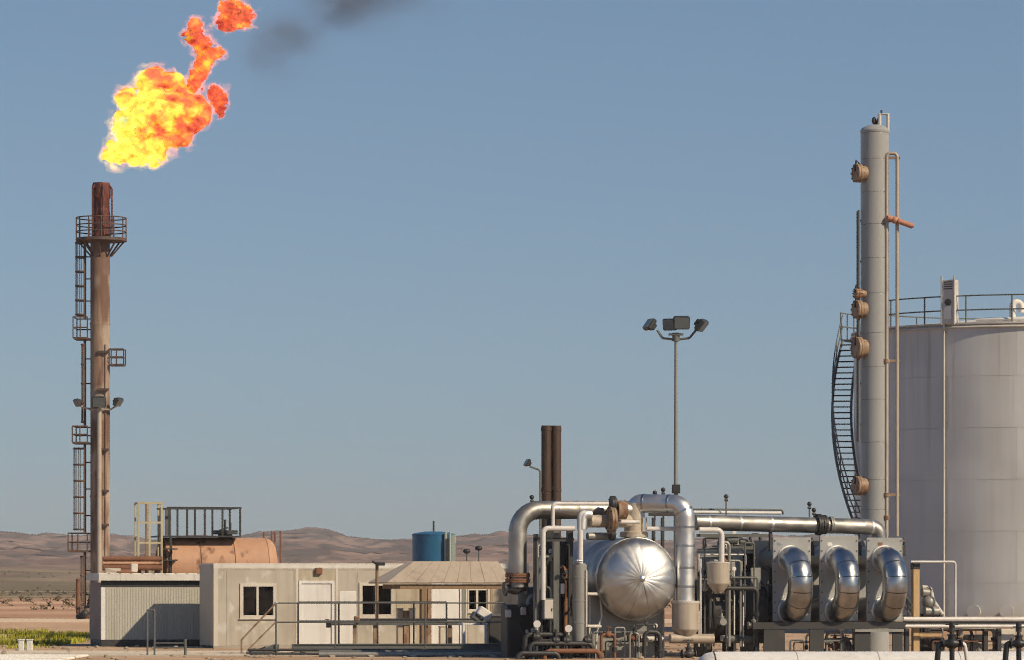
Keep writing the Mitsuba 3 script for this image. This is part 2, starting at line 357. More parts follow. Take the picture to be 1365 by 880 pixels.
# grass: yellow-green tufts to the left of the stack
def tufts(n, xr, yr, hr):
    V, Fc = [], []
    for i in range(n):
        x, y = rng.uniform(*xr), rng.uniform(*yr)
        if meshkit.noise(np.array([x*.35, y*.35, 0.]), 4) < .52: continue
        h = rng.uniform(*hr)*(.5+meshkit.noise(np.array([x*.25, y*.25, 5.]), 6))
        for b in range(5):
            a = rng.uniform(0, 6.28); d = np.array([math.cos(a), math.sin(a), 0]); p = np.array([x, y, 0])+d*rng.uniform(0, .12); w = np.array([-d[1], d[0], 0])*.012
            k = len(V); lean = rng.uniform(.1, .5)*h
            V += [p-w, p+w, p+d*lean*.4-w*.8+UZ*h*.6, p+d*lean*.4+w*.8+UZ*h*.6, p+d*lean+UZ*h]
            Fc += [[k, k+1, k+3], [k, k+3, k+2], [k+2, k+3, k+4]]
    return mesh(V, Fc)
single('grass', tufts(13000, (-30, -14.5), (114, 150), (.04, .20)), 'm_grass', 'yellow-green grass beside the foot of the flare stack', 'grass', kind='stuff', smooth=False)

def scrub(n):
    r = nrg.uniform(260, 1100, n); a = nrg.uniform(-.16, .16, n); X, Y = r*np.sin(a), r*np.cos(a); Z = height(X, Y); w = nrg.uniform(.25, .8, n); B = 14
    d = nrg.normal(size=(n, B, 3)); d /= np.linalg.norm(d, axis=-1, keepdims=True); d[..., 2] = np.abs(d[..., 2])
    q = np.stack([X, Y, Z], -1)[:, None]+d*w[:, None, None]*nrg.uniform(.4, 1, (n, B, 1))*np.array([1, 1, .7])
    u = nrg.normal(size=(n, B, 3)); u /= np.linalg.norm(u, axis=-1, keepdims=True); v = np.cross(u, d); w3 = w[:, None, None]*.28
    V = np.stack([q-u*w3, q+v*w3, q+u*w3], 2).reshape(-1, 3); return mesh(V, np.arange(len(V)).reshape(-1, 3))
M['m_scrub'] = two({'type': 'diffuse', 'reflectance': {'type': 'rgb', 'value': [.075, .066, .036]}})
single("scrub", scrub(1500), 'm_scrub', 'low dry scrub dotted over the plain before the hills', 'scrub', kind='stuff', smooth=False)
# stones lying about the yard
def stones(n, xr, yr, sr):
    out = []
    for i in range(n):
        s = rng.uniform(*sr); m = trimesh.creation.icosphere(subdivisions=1, radius=1)
        v = np.array(m.vertices)*(1+.35*(nrg.random((len(m.vertices), 1))-.5))*np.array([1, rng.uniform(.6, 1), rng.uniform(.4, .7)])*s
        out.append(mesh(v+np.array([rng.uniform(*xr), rng.uniform(*yr), s*.2]), m.faces))
    return join(out)
single('gravel', stones(700, (-24, 24), (100, 128), (.03, .09)), 'm_stone', 'loose stones scattered over the yard between the buildings', 'gravel', kind='stuff', smooth=False)

# ------------------------------------------------------------------ flare stack
FY = 205.0
def fp(x, y, dy=0.0): return P(x, y, FY+dy)
s1 = FY/F
t = thing('flare_stack', 'tall rusty brown flare stack with ladders and platforms up its side', 'flare stack')
c0 = fp(133.5, 772); cx_, cy_ = c0[0], FY
def fz(y): return CZ-(y-HY)*s1
R0 = 13.0*s1
for k, (ya, yb) in enumerate([(858, 760), (759.5, 662), (661.5, 545), (544.5, 432), (431.5, 318)]):
    z0, z1 = max(fz(ya), 0) if k else 0, fz(yb)
    part(t, 'shaft', lathe([(0, z0), (R0*(1.0 if k else 1.02), z0), (R0, z1), (0, z1)], (cx_, cy_, 0), 40), 'm_stack')
    part(t, 'weld_ring', lathe([(R0, z1-.06), (R0*1.05, z1-.05), (R0*1.05, z1+.05), (R0, z1+.06)], (cx_, cy_, 0), 40), 'm_stack')
tipx = fp(135, 0)[0]
zt0, zt1 = fz(319), fz(244)
part(t, 'tip', lathe([(R0*.98, zt0), (R0*.98, zt0+1.0), (R0*.86, zt0+1.6), (R0*.84, zt1-.9), (R0*.97, zt1-.8), (R0*.97, zt1-.25), (R0*.86, zt1), (R0*.74, zt1), (R0*.74, zt1-1)], (tipx, cy_, 0), 40), 'm_stack_tip')
for a in (20, 75, 130, 250):
    q = np.array([tipx+math.cos(math.radians(a))*R0*1.22, cy_-math.sin(math.radians(a))*R0*1.22, 0])
    part(t, 'pilot_pipe', pipe([q+UZ*(zt0+.2), q+UZ*(zt1-.35), np.array([tipx, cy_, zt1-.1])*.35+.65*(q+UZ*(zt1-.05))], .045, .1, 8), 'm_stack_tip')
# round top platform with railing
zp = fz(318)
part(t, 'platform', lathe([(R0, zp-.16), (34*s1, zp-.16), (34*s1, zp), (R0, zp)], (tipx, cy_, 0), 40), 'm_stack_steel', False)
for a in np.arange(8)*math.pi/4:
    d = np.array([math.cos(a), math.sin(a), 0]); b = np.array([tipx, cy_, 0])
    part(t, 'bracket', sweep([b+d*R0+UZ*(zp-1.0), b+d*(32*s1)+UZ*(zp-.1)], .05, 6), 'm_stack_steel')
for h in (.35, .7, 1.1): part(t, 'rail', ring((tipx, cy_, zp+h), UZ, 33*s1, .035, 40), 'm_stack_steel')
for a in np.arange(12)*math.pi/6+.1:
    q = np.array([tipx+33*s1*math.cos(a), cy_+33*s1*math.sin(a), zp])
    part(t, 'post', cyl(q, q+UZ*1.12, .035, 8), 'm_stack_steel')
# ladders with cages, landings
def caged_ladder(x, y0, y1, hoops, w=15):
    """side view of the ladder to the left of the shaft: rails, rungs, hoops"""
    z0, z1 = fz(y1), fz(y0); xr = fp(118.5, 0)[0]; xl = fp(x, 0)[0]
    k = part(t, 'ladder', [cyl((xr-.22, cy_+s*.24, z0), (xr-.22, cy_+s*.24, z1), .045, 8) for s in (-1, 1)] +
             [cyl((xr-.22, cy_-.24, z), (xr-.22, cy_+.24, z), .022, 6) for z in np.arange(z0+.3, z1, .3)], 'm_stack_steel')
    n = 14; cxm = (xr-.22+xl)/2; rr = (xr-.22-xl)/2
    for z in np.linspace(z0+.25, z1-.25, hoops):
        a = np.linspace(0, 2*np.pi, n*2+1)
        part(k, 'hoop', sweep(np.stack([cxm+rr*np.cos(a), cy_+.42*np.sin(a), a*0+z], 1), .05, 6), 'm_stack_steel')
    for a in np.radians([90, 135, 180, 225, 270]):
        q = np.array([cxm+rr*math.cos(a), cy_+.42*math.sin(a), 0]); part(k, 'bar', cyl(q+UZ*(z0+.2), q+UZ*(z1-.2), .022, 6), 'm_stack_steel')
    for z in np.linspace(z0+1, z1-1, 3): part(k, 'standoff', cyl((xr-.22, cy_, z), (xr+.2, cy_, z), .04, 6), 'm_stack_steel')
caged_ladder(101, 318, 426, 6); caged_ladder(109, 454, 569, 5); caged_ladder(98.5, 592, 712, 6); caged_ladder(108, 736, 850, 5)
def landing(x0, x1, ytop, ybot, back=.9):
    z0, z1 = fz(ybot), fz(ytop); a, b = fp(x0, 0)[0], fp(x1, 0)[0]
    part(t, 'landing', box(((a+b)/2, cy_, z0), (b-a, back*2, .10), 0), 'm_stack_steel', False)
    corners = [(a, cy_-back), (a, cy_+back), (b, cy_-back), (b, cy_+back)]
    for cxx, cyy in corners+[((a+b)/2, cy_-back)]: part(t, 'post', cyl((cxx, cyy, z0), (cxx, cyy, z1), .035, 8), 'm_stack_steel')
    for z in (z1, (z0+z1)/2):
        part(t, 'rail', sweep(np.array([(b, cy_-back, z), (a, cy_-back, z), (a, cy_+back, z), (b, cy_+back, z)]), .035, 8), 'm_stack_steel')
landing(100, 119, 424, 452); landing(99, 119, 569, 591); landing(93.5, 119, 711, 735); landing(147, 166, 466, 487, .5)
# gas line up the shaft, lower bracket and lamps
xl_ = fp(134, 0)[0]
part(t, 'riser_pipe', pipe([(xl_, cy_-R0-.14, fz(545)), (xl_, cy_-R0-.14, fz(800)), (xl_, cy_-R0-.14, .5)], .13, .2, 12), 'm_tan_clad', label='pale riser pipe up the front of the shaft')
part(t, 'riser_pipe', cyl((fp(142, 0)[0], cy_-R0*.8, fz(460)), (fp(142, 0)[0], cy_-R0*.8, fz(760)), .09, 10), 'm_stack')
for y in (470, 520, 600, 655, 700): part(t, 'clamp', box((fp(139, 0)[0], cy_-R0-.02, fz(y)), (.6, .3, .12), 0), 'm_stack_steel', False)
part(t, 'lamp_bracket', sweep(np.array([fp(104, 540, -R0-.1), fp(112, 543, -R0-.1), fp(120, 546, -R0-.1), fp(148, 546, -R0-.1), fp(152, 543, -R0-.1), fp(158, 540, -R0-.1)]), .05, 8), 'm_tan_clad')
floodlight(t, fp(103, 537, -R0-.1), (-1, -.5, -.6), .55); floodlight(t, fp(157.5, 536, -R0-.1), (1, -.4, -.7), .62); floodlight(t, fp(132, 536, -R0-.5), (0, -1, -.35), .75)
part(t, 'base_plate', lathe([(0, 0), (R0*1.9, 0), (R0*1.9, .25), (R0*1.05, .3), (0, .3)], (cx_, cy_, 0), 24), 'm_concrete', False)
for a in np.arange(8)*math.pi/4:
    d = np.array([math.cos(a), math.sin(a), 0]); b = np.array([cx_, cy_, 0])
    part(t, 'gusset', mesh(np.array([b+d*R0*.98+UZ*.28, b+d*R0*1.6+UZ*.28, b+d*R0*.98+UZ*1.6, b+d*R0*.98+UZ*.28+UX*.04, b+d*R0*1.6+UZ*.28+UX*.04, b+d*R0*.98+UZ*1.6+UX*.04]), [[0, 1, 2], [3, 5, 4], [0, 3, 4], [0, 4, 1], [1, 4, 5], [1, 5, 2], [2, 5, 3], [2, 3, 0]]), 'm_stack_steel', False)
# knock-out piping left of the foot
kp = thing('rusty_manifold', 'rusty pipe manifold with valves beside the foot of the flare stack', 'pipe manifold')
part(kp, 'pipe', pipe([fp(104, 772, -3), fp(104, 822, -3), fp(119, 822, -3)], .12, .3, 10), 'm_rust')
part(kp, 'pipe', pipe([fp(110, 855, -3), fp(110, 815, -3), fp(126, 815, -3)], .16, .3, 12), 'm_stack')
for q in (fp(106, 822, -3), fp(110, 835, -3), fp(113, 818, -3.3)): part(kp, 'valve_body', [ball(q, .2, 2), cyl(q, q+UZ*.5, .04, 8), ring(q+UZ*.45, UZ, .2, .03, 14)], 'm_dark_steel')

# ------------------------------------------------------------------ the flame and its smoke
FIELDS = {}
def flame_mesh(blobs, edge, amp, seed, grow=0.0, freq=.62):
    """blobs: (x px, y px, depth m, radius px); a rough union displaced with noise, as one closed mesh"""
    key = (seed, edge, amp)
    if key not in FIELDS:
        C = np.array([fp(b[0], b[1], b[2]) for b in blobs]); Rr = np.array([b[3]*s1 for b in blobs])
        lo, hi = (C-Rr[:, None]).min(0)-1.2, (C+Rr[:, None]).max(0)+1.2
        N = np.ceil((hi-lo)/edge).astype(int)+1
        g = np.stack(np.meshgrid(*[lo[k]+np.arange(N[k])*edge for k in range(3)], indexing='ij'), -1)
        kk = 5.0; tot = 0
        for i in range(len(C)): tot = tot+np.exp(-kk*np.clip(np.linalg.norm(g-C[i], axis=-1)-Rr[i], -3, 6))
        n = meshkit.fbm(g*freq+seed, 3, seed)-.5; n2 = np.abs(meshkit.fbm(g*freq*2.6+seed, 3, seed+5)-.5)
        FIELDS[key] = (lo, np.log(tot)/kk - amp*(n*2.2 + n2*2.3-.3))
    lo, f = FIELDS[key]
    return surface_net(f+grow, lo, edge)
def surface_net(f, lo, e):
    """naive surface nets of the field f > 0"""
    ins = f > 0; n = np.array(f.shape)
    c = np.stack([ins[a:n[0]-1+a, b:n[1]-1+b, d:n[2]-1+d] for a, b, d in np.ndindex(2, 2, 2)], -1)
    cell = c.any(-1) & ~c.all(-1); idx = -np.ones(cell.shape, int); idx[cell] = np.arange(cell.sum()); pos = np.argwhere(cell).astype(float)
    acc = np.zeros_like(pos); cnt = np.zeros(len(pos)); ci = np.argwhere(cell)
    for ax in range(3):
        for o in np.ndindex(2, 2):
            off0 = np.insert(np.array(o), ax, 0); off1 = np.insert(np.array(o), ax, 1)
            a = f[tuple((ci+off0).T)]; b = f[tuple((ci+off1).T)]; x = (a > 0) != (b > 0)
            tt = np.where(x, a/np.where(a-b == 0, 1, a-b), 0); q = ci+off0.astype(float); q[:, ax] += tt
            acc[x] += q[x]; cnt[x] += 1
    V = lo+e*acc/cnt[:, None]; Fc = []
    for ax in range(3):
        u, w = (ax+1) % 3, (ax+2) % 3
        sl0 = [slice(1, -1)]*3; sl0[ax] = slice(0, -1); sl1 = [slice(1, -1)]*3; sl1[ax] = slice(1, None)
        a, b = ins[tuple(sl0)], ins[tuple(sl1)]; e_ = np.argwhere(a != b)
        if not len(e_): continue
        base = e_ + 1; base[:, ax] -= 1
        fl = a[tuple(e_.T)]
        def cellid(du, dw):
            q = base.copy(); q[:, u] -= du; q[:, w] -= dw
            return idx[tuple(q.T)]
        q = np.stack([cellid(1, 1), cellid(0, 1), cellid(0, 0), cellid(1, 0)], 1)
        ok = (q >= 0).all(1); q, fl = q[ok], fl[ok]
        q[~fl] = q[~fl][:, ::-1]; Fc += [q[:, [0, 1, 2]], q[:, [0, 2, 3]]]
    return mesh(V, np.vstack(Fc))

BODY = [(147, 208, 0, 8), (144, 190, 0, 6), (152, 221, 0, 7), (160, 205, 0, 12), (178, 200, -.3, 20), (205, 190, .3, 24), (232, 178, 0, 22), (175, 165, .4, 25), (205, 150, -.6, 33), (236, 148, .2, 27), (170, 135, .2, 17),
        (205, 112, 0, 21), (232, 115, .1, 18), (255, 160, -.2, 17), (153, 212, .1, 9), (248, 188, .2, 11), (262, 140, .1, 10)]
TONGUE = [(256, 118, 0, 9), (262, 102, 0, 8.5), (271, 88, 0, 9), (280, 76, 0, 9), (289, 70, 0, 7), (270, 64, 0, 6.5), (262, 52, 0, 7), (262, 38, 0, 10.5), (256, 44, 0, 8)]
PUFF_A = [(309, 18, 0, 9.5), (321, 15, 0, 8.5), (303, 33, 0, 7), (325, 26, 0, 5)]
PUFF_B = [(291, 126, 0, 6.5), (292, 137, 0, 6.5), (290, 119, 0, 4), (291, 148, 0, 3)]
EV = 2.0**exposure
fx0 = fp(150, 0)[0]; fx1 = fp(285, 0)[0]; fzz0, fzz1 = fz(225), fz(60)
def lerp3(a, b, t): return np.asarray(a)*(1-t[:, None])+np.asarray(b)*t[:, None]
def nst(a, b, x): t = np.clip((x-a)/(b-a), 0, 1); return t*t*(3-2*t)
def flame_heat(p):
    u = (p[:, 0]-fx0)/(fx1-fx0); v = (p[:, 2]-fzz0)/(fzz1-fzz0)
    a = meshkit.fbm(p*.95, 3, 31); b = meshkit.fbm(p*2.0, 2, 37)
    c = meshkit.fbm(p*4.2+7, 2, 39)
    return .90 - .56*u - .30*v + 1.2*(a-.5) + .8*(b-.5) + .55*(c-.5)
def flame_rgb(h):
    c = lerp3((.72, .075, .014), (1.0, .19, .018), nst(.0, .26, h))
    t = nst(.26, .46, h)[:, None]; c = c*(1-t)+np.array((1.0, .42, .02))*t
    t = nst(.44, .70, h)[:, None]; c = c*(1-t)+np.array((1.02, .76, .065))*t
    t = nst(.88, 1.3, h)[:, None]; return c*(1-t)+np.array((1.05, .95, .38))*t
soot = {'type': 'diffuse', 'reflectance': {'type': 'rgb', 'value': [.02, .02, .02]}}
M['m_flame'] = two(soot)
M['m_flame_thin'] = {'type': 'null'}
def fire(key, m, heat, opacity=None, levels=22):
    """gas on fire: what it gives off follows its heat, what it hides follows its opacity; each level is one piece of the part"""
    c = m.triangles_center; h = np.clip(heat(c), -.1, 1.3); hl = np.round((h+.1)/1.4*levels).astype(int)
    ol = np.full(len(c), 6.0) if opacity is None else np.round(np.clip(opacity(c), 0, .84)*12)*.5
    if opacity is not None: hl = (hl//3)*3+1
    n = 0
    for o in np.unique(ol):
        for l in np.unique(hl[ol == o]):
            if o == 0: continue
            f = m.faces[(ol == o) & (hl == l)]; u, inv = np.unique(f, return_inverse=True)
            rgb = flame_rgb(np.array([l/levels*1.4-.1]))[0]; rgb = np.maximum(rgb-np.array((.30, .10, .02)), (.10, .012, .008))/EV if o == 6 else (rgb+np.array((.08, .06, .06)))*(o/6.0)/EV
            n += 1
            scene[f'{key}__{n:03d}'] = mikit.ply(mesh(m.vertices[u], inv.reshape(-1, 3)), 'm_flame' if o == 6 else 'm_flame_thin', False,
                                                 emitter={'type': 'area', 'radiance': {'type': 'rgb', 'value': rgb.tolist()}, 'sampling_weight': 0.0})
def edge_op(p): return nst(.34, .64, meshkit.fbm(p*2.2, 4, 41))*.95
def puff_op(p): return nst(.30, .60, meshkit.fbm(p*1.5, 4, 43))*.85
fl = thing('flame', 'billowing yellow and orange gas flame above the flare stack tip', 'flame')
fire(fl+'__core', flame_mesh(BODY, .085, .62, 3, -.10), flame_heat)
for k_, g_ in enumerate((-.04, .03, .10, .19)): fire(fl+'__veil'+('' if k_ == 0 else f'_{k_:03d}'), flame_mesh(BODY, .085, .62, 3, g_), lambda p: np.clip(flame_heat(p)-.2, .18, .50), lambda p, k_=k_: edge_op(p+k_*3.3)*(.46-.08*k_))
fire(fl+'__tongue', flame_mesh(TONGUE, .07, .38, 8, -.07, 1.5), lambda p: flame_heat(p)+.10)
labels[fl+'__tongue'] = {'label': 'orange tongue of flame curling upwards'}
for k_, g_ in enumerate((-.01, .07, .16)): fire(fl+'__tongue_veil'+('' if k_ == 0 else f'_{k_:03d}'), flame_mesh(TONGUE, .07, .38, 8, g_, 1.5), lambda p: np.clip(flame_heat(p)-.2, .12, .35), lambda p, k_=k_: edge_op(p+k_*2.7)*(.42-.10*k_))
def puff_heat(p): return .06+1.1*(meshkit.fbm(p*1.9, 3, 45)-.46)
for blobs, a, g, sd, text in ((PUFF_A, .60, .10, 5, 'red-orange puff of fire torn off above the tongue of flame'), (PUFF_B, .42, .05, 6, 'small faint orange puff of fire just right of the main flame')):
    k = numbered('flame_puff'); labels[k] = {'label': text, 'category': 'flame'}
    fire(k+'__core', flame_mesh(blobs, .07, a, sd, g-.12, 1.9), puff_heat)
    for k_, g_ in enumerate((-.05, .03, .12)): fire(k+'__veil'+('' if k_ == 0 else f'_{k_:03d}'), flame_mesh(blobs, .07, a, sd, g+g_, 1.9), lambda p: np.clip(puff_heat(p), .1, .3), lambda p, k_=k_: puff_op(p+k_*2)*(.36-.10*k_))

# smoke: a thin dark plume, as a medium whose density is a grid
g0, g1 = fp(300, 150, -4), fp(620, -160, 4)
ns = (48, 24, 96)                                   # z, y, x
zz, yy, xx = np.meshgrid(*[np.linspace(0, 1, k) for k in ns], indexing='ij')
sx = g0[0]+(g1[0]-g0[0])*xx; sy = g0[1]+(g1[1]-g0[1])*yy; sz = g0[2]+(g1[2]-g0[2])*zz
ppx, ppy = CX+sx/FY*F, HY-(sz-CZ)/FY*F
gA = np.exp(-((ppx-352)/48)**2-((ppy-66)/30)**2); gB = np.exp(-((ppx-478)/62)**2-((ppy-4)/30)**2); gC = np.exp(-((ppx-590)/80)**2-((ppy+60)/45)**2)
gL = np.exp(-((ppy-(70-(ppx-345)*.52))/20)**2)*np.clip((ppx-330)/40, 0, 1)
lineA = (.75*gA+.8*gB+1.0*gC+.6*gL)*np.clip((ppx-300)/70, 0, 1)
spread = np.exp(-((yy-.5)/.22)**2)
nz = meshkit.fbm(np.stack([sx*.55, sy*.55, sz*.8], -1), 4, 12)
cl = lineA*spread*np.clip((nz-.27)*2.4, 0, 1)
edge_w = np.minimum.reduce([xx, 1-xx, yy, 1-yy, zz, 1-zz]); cl = cl*np.clip(edge_w*12, 0, 1)
SMOKE = (cl*.44).astype(np.float32)[..., None]
scene['smoke_air'] = {'type': 'heterogeneous', 'albedo': {'type': 'rgb', 'value': [.22, .21, .22]}, 'scale': 1.0,
                      'sigma_t': {'type': 'gridvolume', 'grid': mi.VolumeGrid(SMOKE), 'use_grid_bbox': False, 'filter_type': 'trilinear',
                                  'to_world': T().translate([float(g0[0]), float(g0[1]), float(g0[2])]).scale([float(g1[0]-g0[0]), float(g1[1]-g0[1]), float(g1[2]-g0[2])])}}
cen, hs = (g0+g1)/2, np.abs(g1-g0)/2
scene['smoke'] = {'type': 'cube', 'to_world': T().translate(cen.tolist()).scale(hs.tolist()), 'bsdf': {'type': 'null'}, 'interior': {'type': 'ref', 'id': 'smoke_air'}, 'exterior': {'type': 'ref', 'id': 'haze_air'}}
hz0, hz1 = -14.0, max(g0[2], g1[2], 75.0)+5.0
scene['haze'] = {'type': 'cube', 'to_world': T().translate([0, 0, (hz0+hz1)/2]).scale([4000, 4000, (hz1-hz0)/2]), 'bsdf': {'type': 'null'}, 'interior': {'type': 'ref', 'id': 'haze_air'}}
labels['haze'] = {'label': 'thin desert haze over the plain and hills', 'category': 'haze', 'kind': 'stuff'}
labels['smoke'] = {'label': 'thin dark smoke drifting away from the flame', 'category': 'smoke', 'kind': 'stuff'}

# ------------------------------------------------------------------ storage tank on the right
TX, TY, TR = P(1367, 772, 152)[0], 152.0, 6.88
TZ = CZ+(HY-440)/F*149.2
t = thing('storage_tank', 'large grey welded steel storage tank with railing on its roof', 'tank')
def arc_plate(cx, cy, r, a0, a1, z0, z1, th, n=10):
    a = np.linspace(a0, a1, n+1); e = []
    for rr in (r, r-th):
        for z in (z0, z1): e.append(np.stack([cx+rr*np.sin(a), cy-rr*np.cos(a), a*0+z], 1))
    V = np.vstack(e); m = n+1; i = np.arange(n); o0, o1, i0, i1 = 0, m, 2*m, 3*m
    q = [np.stack([o0+i, o0+i+1, o1+i+1, o1+i], 1), np.stack([i0+i+1, i0+i, i1+i, i1+i+1], 1), np.stack([o1+i, o1+i+1, i1+i+1, i1+i], 1), np.stack([o0+i+1, o0+i, i0+i, i0+i+1], 1),
         np.array([[o0, o1, i1, i0], [o0+n, i0+n, i1+n, o1+n]])]
    q = np.vstack(q); return mesh(V, np.vstack([q[:, [0, 1, 2]], q[:, [0, 2, 3]]]))
courses = 6; ch_ = TZ/courses; npl = 8
for k in range(courses):
    for j in range(npl):
        a0 = (j+.5*(k % 2))*2*math.pi/npl + .21; a1 = a0+2*math.pi/npl
        part(t, 'shell_plate', arc_plate(TX, TY, TR+.0015*((k+j) % 2)+.0015*math.sin(j*2.1+k), a0+.0003, a1-.0003, k*ch_+.006, (k+1)*ch_-.006, .03, 14), 'm_tank', 45)
part(t, 'lining', lathe([(TR-.035, 0), (TR-.035, TZ-.01)], (TX, TY, 0), 120), 'm_tank')
part(t, 'roof', lathe([(TR-.04, TZ-.02), (TR+.11, TZ), (TR+.11, TZ+.06), (TR-.02, TZ+.07), (.02, TZ+.75)], (TX, TY, 0), 120), 'm_tank_trim', 30)
part(t, 'top_angle', lathe([(TR+.005, TZ-.13), (TR+.14, TZ-.13), (TR+.14, TZ-.10), (TR+.03, TZ-.04), (TR+.005, TZ-.03)], (TX, TY, 0), 120), 'm_tank_trim', 30)
part(t, 'foundation_ring', lathe([(TR-.3, -.05), (TR+.35, -.05), (TR+.35, .14), (TR-.3, .14)], (TX, TY, 0), 100), 'm_concrete', 30)
def tk(a, r, z): return np.array([TX+r*math.sin(a), TY-r*math.cos(a), z])
for h in (.55, 1.1):
    a = np.linspace(-math.radians(75), math.radians(250), 130); rr = TR+.02
    part(t, 'rail', sweep(np.stack([TX+rr*np.sin(a), TY-rr*np.cos(a), a*0+TZ+h], 1), .03, 6), 'm_grey_steel')
for d in range(-72, 250, 15): part(t, 'post', cyl(tk(math.radians(d), TR+.02, TZ), tk(math.radians(d), TR+.02, TZ+1.12), .032, 6), 'm_grey_steel')
def ang_of(px): return -math.asin(np.clip(((TX-P(px, 0, 146.0)[0]))/TR, -1, 1))
# gauge cabinet on the rim, level pipe down the shell, gooseneck vent, nozzles
ga = ang_of(1268); gz = lambda y: CZ+(HY-y)/F*145.6
gx = np.array([math.cos(ga), math.sin(ga), 0]); gy = np.array([-math.sin(ga), math.cos(ga), 0])
g = part(t, 'gauge_cabinet', box(tk(ga, TR+.02, (gz(431)+gz(372))/2), (.50, .42, gz(372)-gz(431)), axes=(gx, gy, UZ), ch=.02), 'm_tank_trim', False, label='tall grey cabinet standing on the tank rim')
part(g, 'corner_post', [box(tk(ga, TR+.25, (gz(432)+gz(367))/2)+gx*s*.27, (.05, .05, gz(367)-gz(432)), axes=(gx, gy, UZ)) for s in (-1, 1)], 'm_tank_trim', False)
part(g, 'louvre', [box(tk(ga, TR+.24, gz(375+k*3)), (.36, .03, .035), axes=(gx, gy, UZ)) for k in range(4)], 'm_dark_steel', False)
part(g, 'dial', lathe([(0, 0), (.13, 0), (.13, .05), (0, .06)], tk(ga, TR+.23, gz(402)), 16, -gy), 'm_dark_steel')
part(g, 'hatch', box(tk(ga, TR+.245, gz(416)), (.3, .03, .5), axes=(gx, gy, UZ), ch=.01), 'm_tank', False)
pa_ = ang_of(1262)
part(t, 'level_pipe', cyl(tk(pa_, TR+.16, .6), tk(pa_, TR+.16, TZ+.05), .045, 10), 'm_tank_trim', label='pale thin pipe running straight down the tank shell')
for k in range(7): part(t, 'pipe_bracket', box(tk(pa_, TR+.09, 1.2+k*1.75), (.06, .2, .05), axes=(gx, gy, UZ)), 'm_grey_steel', False)
va = math.radians(-12.2)
vq = tk(va, TR-.5, TZ)
part(t, 'gooseneck_vent', pipe([vq, vq+UZ*.85, vq+UZ*.85+UX*.36, vq+UZ*.45+UX*.36], .12, .17, 14), 'm_white', label='white gooseneck vent on the tank roof')
part(t, 'roof_pipe', sweep(np.stack([TX+(TR-.15)*np.sin(a2 := np.linspace(-.42, -.09, 12)), TY-(TR-.15)*np.cos(a2), a2*0+TZ+.17], 1), .07, 8), 'm_white')
for px in (1300, 1340):
    q = tk(ang_of(px), TR, .9); d = tk(ang_of(px), 1, 0)-tk(0, 0, 0); d[2] = 0; d /= np.linalg.norm(d)
    part(t, 'nozzle', [cyl(q, q+d*.35, .16, 16), cyl(q+d*.3, q+d*.37, .27, 18)], 'm_tank')
# spiral stair at the left
st = thing('spiral_stair', 'grey steel spiral stair climbing the left side of the storage tank', 'stair')
a_top, a_bot = -math.radians(90+24), -math.radians(90-49); ri, ro = TR+.10, TR+.86
ntr = int(TZ/.235)
def stair_a(z): return a_bot+(a_top-a_bot)*z/TZ
for k in range(1, ntr):
    z = k*TZ/ntr; a = stair_a(z); d = np.array([math.sin(a), -math.cos(a), 0]); tt = np.array([math.cos(a), math.sin(a), 0])
    part(st, 'tread', box(tk(a, (ri+ro)/2, z), (.24, ro-ri, .045), axes=(tt, -d, UZ)), 'm_dark_steel', False)
zs = np.linspace(.1, TZ, 70)
for r in (ri, ro):
    pts = np.array([tk(stair_a(z), r, z-.02) for z in zs]); V = np.vstack([pts-UZ*.11, pts+UZ*.11]); k = len(pts); i = np.arange(k-1)
    part(st, 'stringer', sweep(pts, .055, 6), 'm_grey_steel')
for h in (.5, 1.0): part(st, 'handrail', sweep(np.array([tk(stair_a(z), ro, z+h) for z in zs]), .028, 6), 'm_grey_steel')
for z in np.arange(.4, TZ, .95): part(st, 'baluster', cyl(tk(stair_a(z), ro, z), tk(stair_a(z), ro, z+1.0), .022, 6), 'm_grey_steel')
af = a_top-.10
lx = np.array([math.cos(af), math.sin(af), 0]); ly = np.array([math.sin(af), -math.cos(af), 0])
part(st, 'top_landing', box(tk(af, TR+.5, TZ-.03), (1.3, .95, .07), axes=(lx, ly, UZ)), 'm_grey_steel', False)
for h in (.55, 1.1): part(st, 'landing_rail', sweep(np.array([tk(af, TR+.97, TZ+h)+lx*.65, tk(af, TR+.97, TZ+h)-lx*.65, tk(af, TR+.05, TZ+h)-lx*.65]), .03, 6), 'm_grey_steel')
for q in (lx*.65, lx*0, -lx*.65): part(st, 'landing_post', cyl(tk(af, TR+.97, TZ)+q, tk(af, TR+.97, TZ+1.12)+q, .03, 6), 'm_grey_steel')

# ------------------------------------------------------------------ tall column beside the tank
KY = 112.0; ks = KY/F
kx = P(1166, 0, KY)[0]; kr = 18.8*ks
def kz(y): return CZ+(HY-y)*ks
t = thing('process_column', 'tall slim grey process column with brown manways along one side', 'column')
ys = [870, 800, 735, 680, 640, 590, 533, 490, 445, 392, 345, 300, 257, 213, 178]
for a, b in zip(ys[:-1], ys[1:]):
    z0, z1 = max(kz(a), 0)+.004, kz(b)-.004
    part(t, 'shell_ring', lathe([(kr*.96, z0), (kr-.004, z0+.002), (kr, z0+.012), (kr, z1-.012), (kr-.004, z1-.002), (kr*.96, z1)], (kx, KY, 0), 48), 'm_column', 30)
part(t, 'core', cyl((kx, KY, 0), (kx, KY, kz(178)), kr*.965, 32), 'm_dark_steel')
part(t, 'top_head', lathe([(kr, kz(178)), (kr*1.03, kz(177)), (kr*1.03, kz(174.5)), (kr*.9, kz(171)), (kr*.55, kz(167.5)), (0, kz(166))], (kx, KY, 0), 40), 'm_column', 30)
k = part(t, 'davit', sweep(np.array([(P(x, 0, KY)[0], KY-.1, kz(y)) for x, y in ((1172, 177), (1172, 153), (1183, 153), (1183, 176), (1172, 177))]), .055, 8), 'm_tank_trim', label='pale square lifting frame on the column top')
